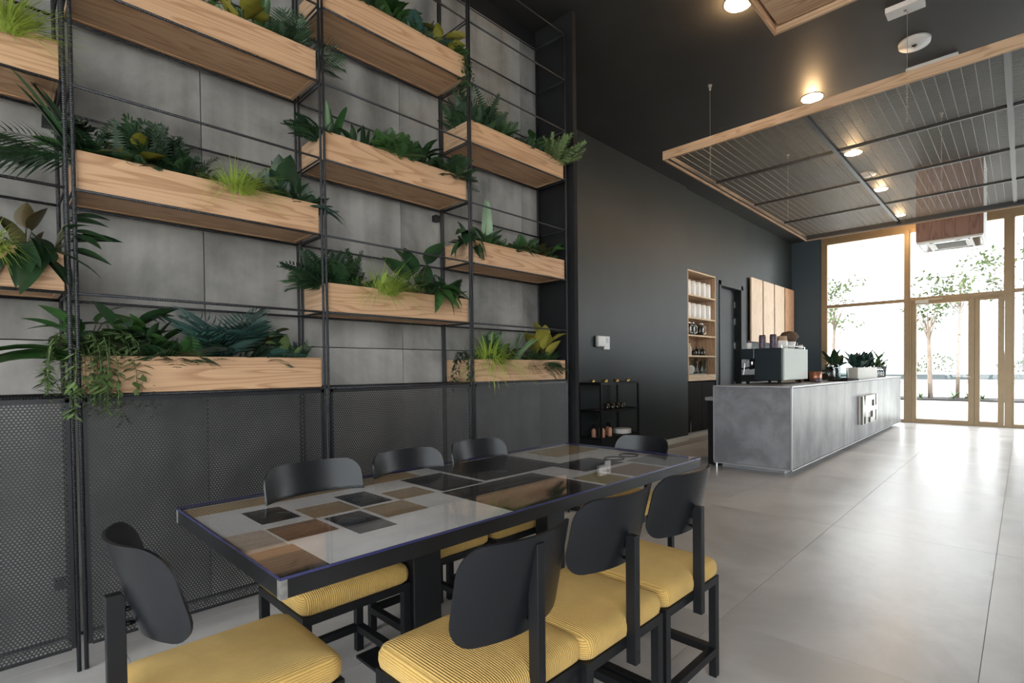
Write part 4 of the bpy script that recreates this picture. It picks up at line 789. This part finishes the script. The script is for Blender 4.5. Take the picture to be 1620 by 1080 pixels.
t = thing('under_cabinet', 'black cabinet under the wooden wall shelf', 'cabinet', (-4.60, 8.67, 0)); box('body', 'matte_black', (-.19, .17, -.545, .545, .11, 1.0), t, bevel=.003); box('door', 'matte_black', (.17, .19, -.53, -.005, .12, .99), t, bevel=.003); box('door', 'matte_black', (.17, .19, .005, .53, .12, .99), t, bevel=.003); box('kickboard', 'greybox', (.13, .16, -.54, .54, 0, .11), t); box('handle', 'chrome', (.19, .205, -.47, -.455, .12, .42), t)
for i, m_ in enumerate(('slat_z', 'slat_z', 'slat_z', 'slat_o')):
    y0 = 10.76+.69*i; t = thing('wall_panel', ['pale wooden wall panel nearest the door behind the bar', 'second pale wooden wall panel behind the bar', 'third pale wooden wall panel behind the bar', 'orange wooden wall panel next to the blue end wall'][i], 'panel', (XW, y0+.31, 1.80), 0, 'wooden panels on the bar wall')
    box('board', m_, (.035, .07, -.31, .31, 0, 1.36), t, bevel=.003); box('batten', 'matte_black', (0, .035, -.25, -.20, .05, 1.3), t); box('batten', 'matte_black', (0, .035, .20, .25, .05, 1.3), t)
t = thing('thermostat', 'white thermostat with small dark screen on the charcoal wall', 'thermostat', (-4.355, 5.62, 1.55)); box('body', 'white', (0, .06, -.15, .03, .0, .15), t, bevel=.02, seg=3); p_ = box('display_plate', 'white', (0, .02, .03, .16, -.03, .15), t, bevel=.004); box('screen', 'dark_glass', (.02, .023, .055, .125, .06, .13), p_)
# serving cart
t = thing('serving_cart', 'black open metal serving cart against the charcoal wall', 'cart', (-4.11, 5.47, 0)); a, b = .17, .41
for sx in (-1, 1):
    for sy in (-1, 1): box('post', 'steel', (sx*a-.012, sx*a+.012, sy*b-.012, sy*b+.012, .06, 1.06), t); obj('wheel', MB().lathe([(.004, -.03), (.028, -.02), (.028, .02), (.004, .03)], (0, 0, 0), 14), 'matte_black', t, loc=(sx*a, sy*b, .032)).rotation_euler = (PI/2, 0, 0)
for z in (.36, .70, 1.05):
    sh = box('shelf', 'steel', (-a+.01, a-.01, -b+.01, b-.01, z, z+.012), t); obj('rim', MB().box(-a, a, -b-.006, -b+.006, z, z+.03).box(-a, a, b-.006, b+.006, z, z+.03).box(-a-.006, -a+.006, -b, b, z, z+.03).box(a-.006, a+.006, -b, b, z, z+.03), 'steel', sh)
for i in range(6): cup('tea_light', '%s glinting gold glass on top of the serving cart' % ['first', 'second', 'third', 'fourth', 'fifth', 'sixth'][i], (-4.11+(.06 if i % 2 else -.05), 5.17+.125*i, 1.062), .032, .05, 'brass' if 'brass' in MAT else 'copper', True, 'gold glasses on the serving cart')
for i in range(4): cup('tumbler', '%s black tumbler on the middle shelf of the serving cart' % ['first', 'second', 'third', 'fourth'][i], (-4.03, 5.30+.11*i, .712), .038, .09, 'amber', True, 'black tumblers on the serving cart')
tag(obj('service_tray', MB().box(-.12, .12, -.16, .16, 0, .02).box(-.12, -.11, -.16, .16, .02, .06).box(.11, .12, -.16, .16, .02, .06), 'matte_black', None, loc=(-4.12, 5.66, .712)), 'black tray on the middle shelf of the serving cart', 'tray') if False else None
for i in range(5):
    t = thing('sauce_bottle', '%s peach bottle with dark top on the lowest cart shelf' % ['first', 'second', 'third', 'fourth', 'fifth'][i], 'bottle', (-4.10+(.05 if i % 2 else -.04), 5.16+.075*i, .372), 0, 'peach bottles on the serving cart'); obj('body', MB().lathe([(.028, 0), (.03, .01), (.03, .09), (.014, .12)], n=14), 'terracotta', t, True); obj('cap', MB().lathe([(.015, .12), (.015, .17), (.01, .175)], n=12), 'matte_black', t)
for i in range(5):
    tag(obj('plate', MB().lathe([(.01, 0), (.08, .002), (.125, .018), (.122, .022), (.078, .008), (.01, .007)], n=28), 'ceramic', None, True, loc=(-4.08, 5.70, .373+.0125*i)), '%s white plate in the stack on the lowest cart shelf' % ['bottom', 'second', 'middle', 'fourth', 'top'][i], 'plate', 'plates stacked on the serving cart')

# ================================================================== OUTSIDE
struct(box('ground', 'out_ground', (-90, 90, 13.7, 200, -.2, -.02))); struct(box('pavement', 'out_ground', (4.95, 60, -40, 13.7, -.2, -.02))); struct(box('terrace', 'out_ground', (-40, 4.95, -40, -3.8, -.2, -.02)))
struct(box('trim_3', 'slab', (-90, 60, 44.0, 44.5, .0, .28))); tw = tag(obj('low_wall', MB().box(-40, 40, -.2, .2, 0, .35), 'out_dark', None, loc=(0, 44.2, .28)), 'low dark wall across the far side of the sunny plaza', 'wall'); obj('coping', MB().box(-40, 40, -.3, .3, .35, .50), 'slab', tw)
tag(obj('planting_bed', MB().box(-3, 3, -.9, .9, 0, .06), 'soil', None, loc=(-2.0, 23.6, -.02)), 'low planting bed under the trees outside the door', 'bed')
def outdoor_tree(lab, loc, h, r, crown, lean, n=160):
    rnd = random.Random(int(loc[0]*31+loc[1]*7)); t = thing('young_tree', lab, 'tree', loc, group='young trees on the plaza'); tr = MB().tube([(0, 0, 0), (lean*.3, 0, h*.35), (lean*.6, .03, h*.6), (lean, 0, h*.9)], [r, r*.9, r*.75, r*.3], 8)
    cc = []
    for i in range(9):
        a_ = rnd.uniform(0, 2*PI); e = Vector((lean+math.cos(a_)*crown*rnd.uniform(.3, .9), math.sin(a_)*crown*.8, h*rnd.uniform(.72, 1.08))); cc.append(e); tr.tube([(lean*.6, .03, h*rnd.uniform(.58, .7)), tuple(e)], [r*.4, r*.12], 5)
    obj('trunk', tr, 'bark', t, True)
    m = MB()
    for i in range(n*9):
        c = rnd.choice(cc)+Vector((rnd.gauss(0, .28*crown), rnd.gauss(0, .28*crown), rnd.gauss(0, .16*crown))); d = Vector((rnd.gauss(0, 1), rnd.gauss(0, 1), rnd.gauss(0, .6))).normalized()*rnd.uniform(.16, .26); s = d.cross(Vector((.3, .2, 1))).normalized()*.06
        m.poly([c, c+d*.5-s, c+d, c+d*.5+s])
    stuff(obj('foliage', m, 'g_out', t))
outdoor_tree('pale-trunked young tree seen through the door glass', (-2.62, 23.4, 0), 3.6, .085, .75, -.1, 30)
outdoor_tree('leafy young tree with thin trunk behind the glass door', (-1.85, 23.9, 0), 4.9, .065, 1.15, .1, 60)
outdoor_tree('tree at the left of the tall window', (-6.15, 24.0, 0), 4.3, .085, 1.1, .1, 60)
outdoor_tree('thin sapling seen through the narrow side pane', (-.55, 25.5, 0), 5.2, .05, .9, .15, 24)
for i, (x, y) in enumerate(((-3.3, 23.2), (-2.9, 23.1), (-1.9, 23.2), (-1.5, 23.3), (-1.1, 23.4))):
    counter = thing('ground_shrub', '%s low shrub in the planting bed outside' % ['leftmost', 'second', 'middle', 'fourth', 'rightmost'][i], 'shrub', (x, y, .04), 0, 'low shrubs in the outdoor bed'); rnd = random.Random(i)
    for k in range(16): leaf(counter, 'leaf', 'blade', ('g_out', 'g_mid', 'g_vine')[(i+k) % 3], rnd.uniform(0, 360), rnd.uniform(15, 75), rnd.uniform(.3, .5))
def hedge(lab, x0, x1, y, h_):
    m = MB(); rnd = random.Random(int(x0)); n = int((x1-x0)*160)
    for i in range(n):
        c = Vector((rnd.uniform(x0, x1), y+rnd.uniform(-.5, .5), .0+rnd.random()*(h_+.3))); d = Vector((rnd.gauss(0, 1), rnd.gauss(0, 1), rnd.gauss(0, 1))).normalized()*.25; s = d.cross(Vector((.3, .2, 1))).normalized()*.09; m.poly([c, c+d*.5-s, c+d, c+d*.5+s])
    o = obj('hedge', m, 'g_out'); o['kind'] = 'stuff'; tag(o, lab, 'hedge')
hedge('green hedge behind the low wall, left of the pale trunk', -6.6, -3.6, 45.5, 1.7); hedge('green hedge behind the low wall, seen in the narrow side pane', -1.4, 2.2, 45.5, 1.3)
t = thing('office_building', 'grey office building with white floor bands beyond the right window', 'building', (8.0, 60, 0)); box('facade', 'build', (-8.1, 14, 0, 12, 0, 32), t)
for i in range(15): box('floor_band', 'slab', (-8.3, 14, -.35, 0, 1.9+2.1*i, 2.15+2.1*i), t)
for i in range(14):
    for k in range(3): box('window_pane', 'out_dark', (-7.2+3.2*k, -5.2+3.2*k, -.06, .02, 2.5+2.1*i, 3.7+2.1*i), t)
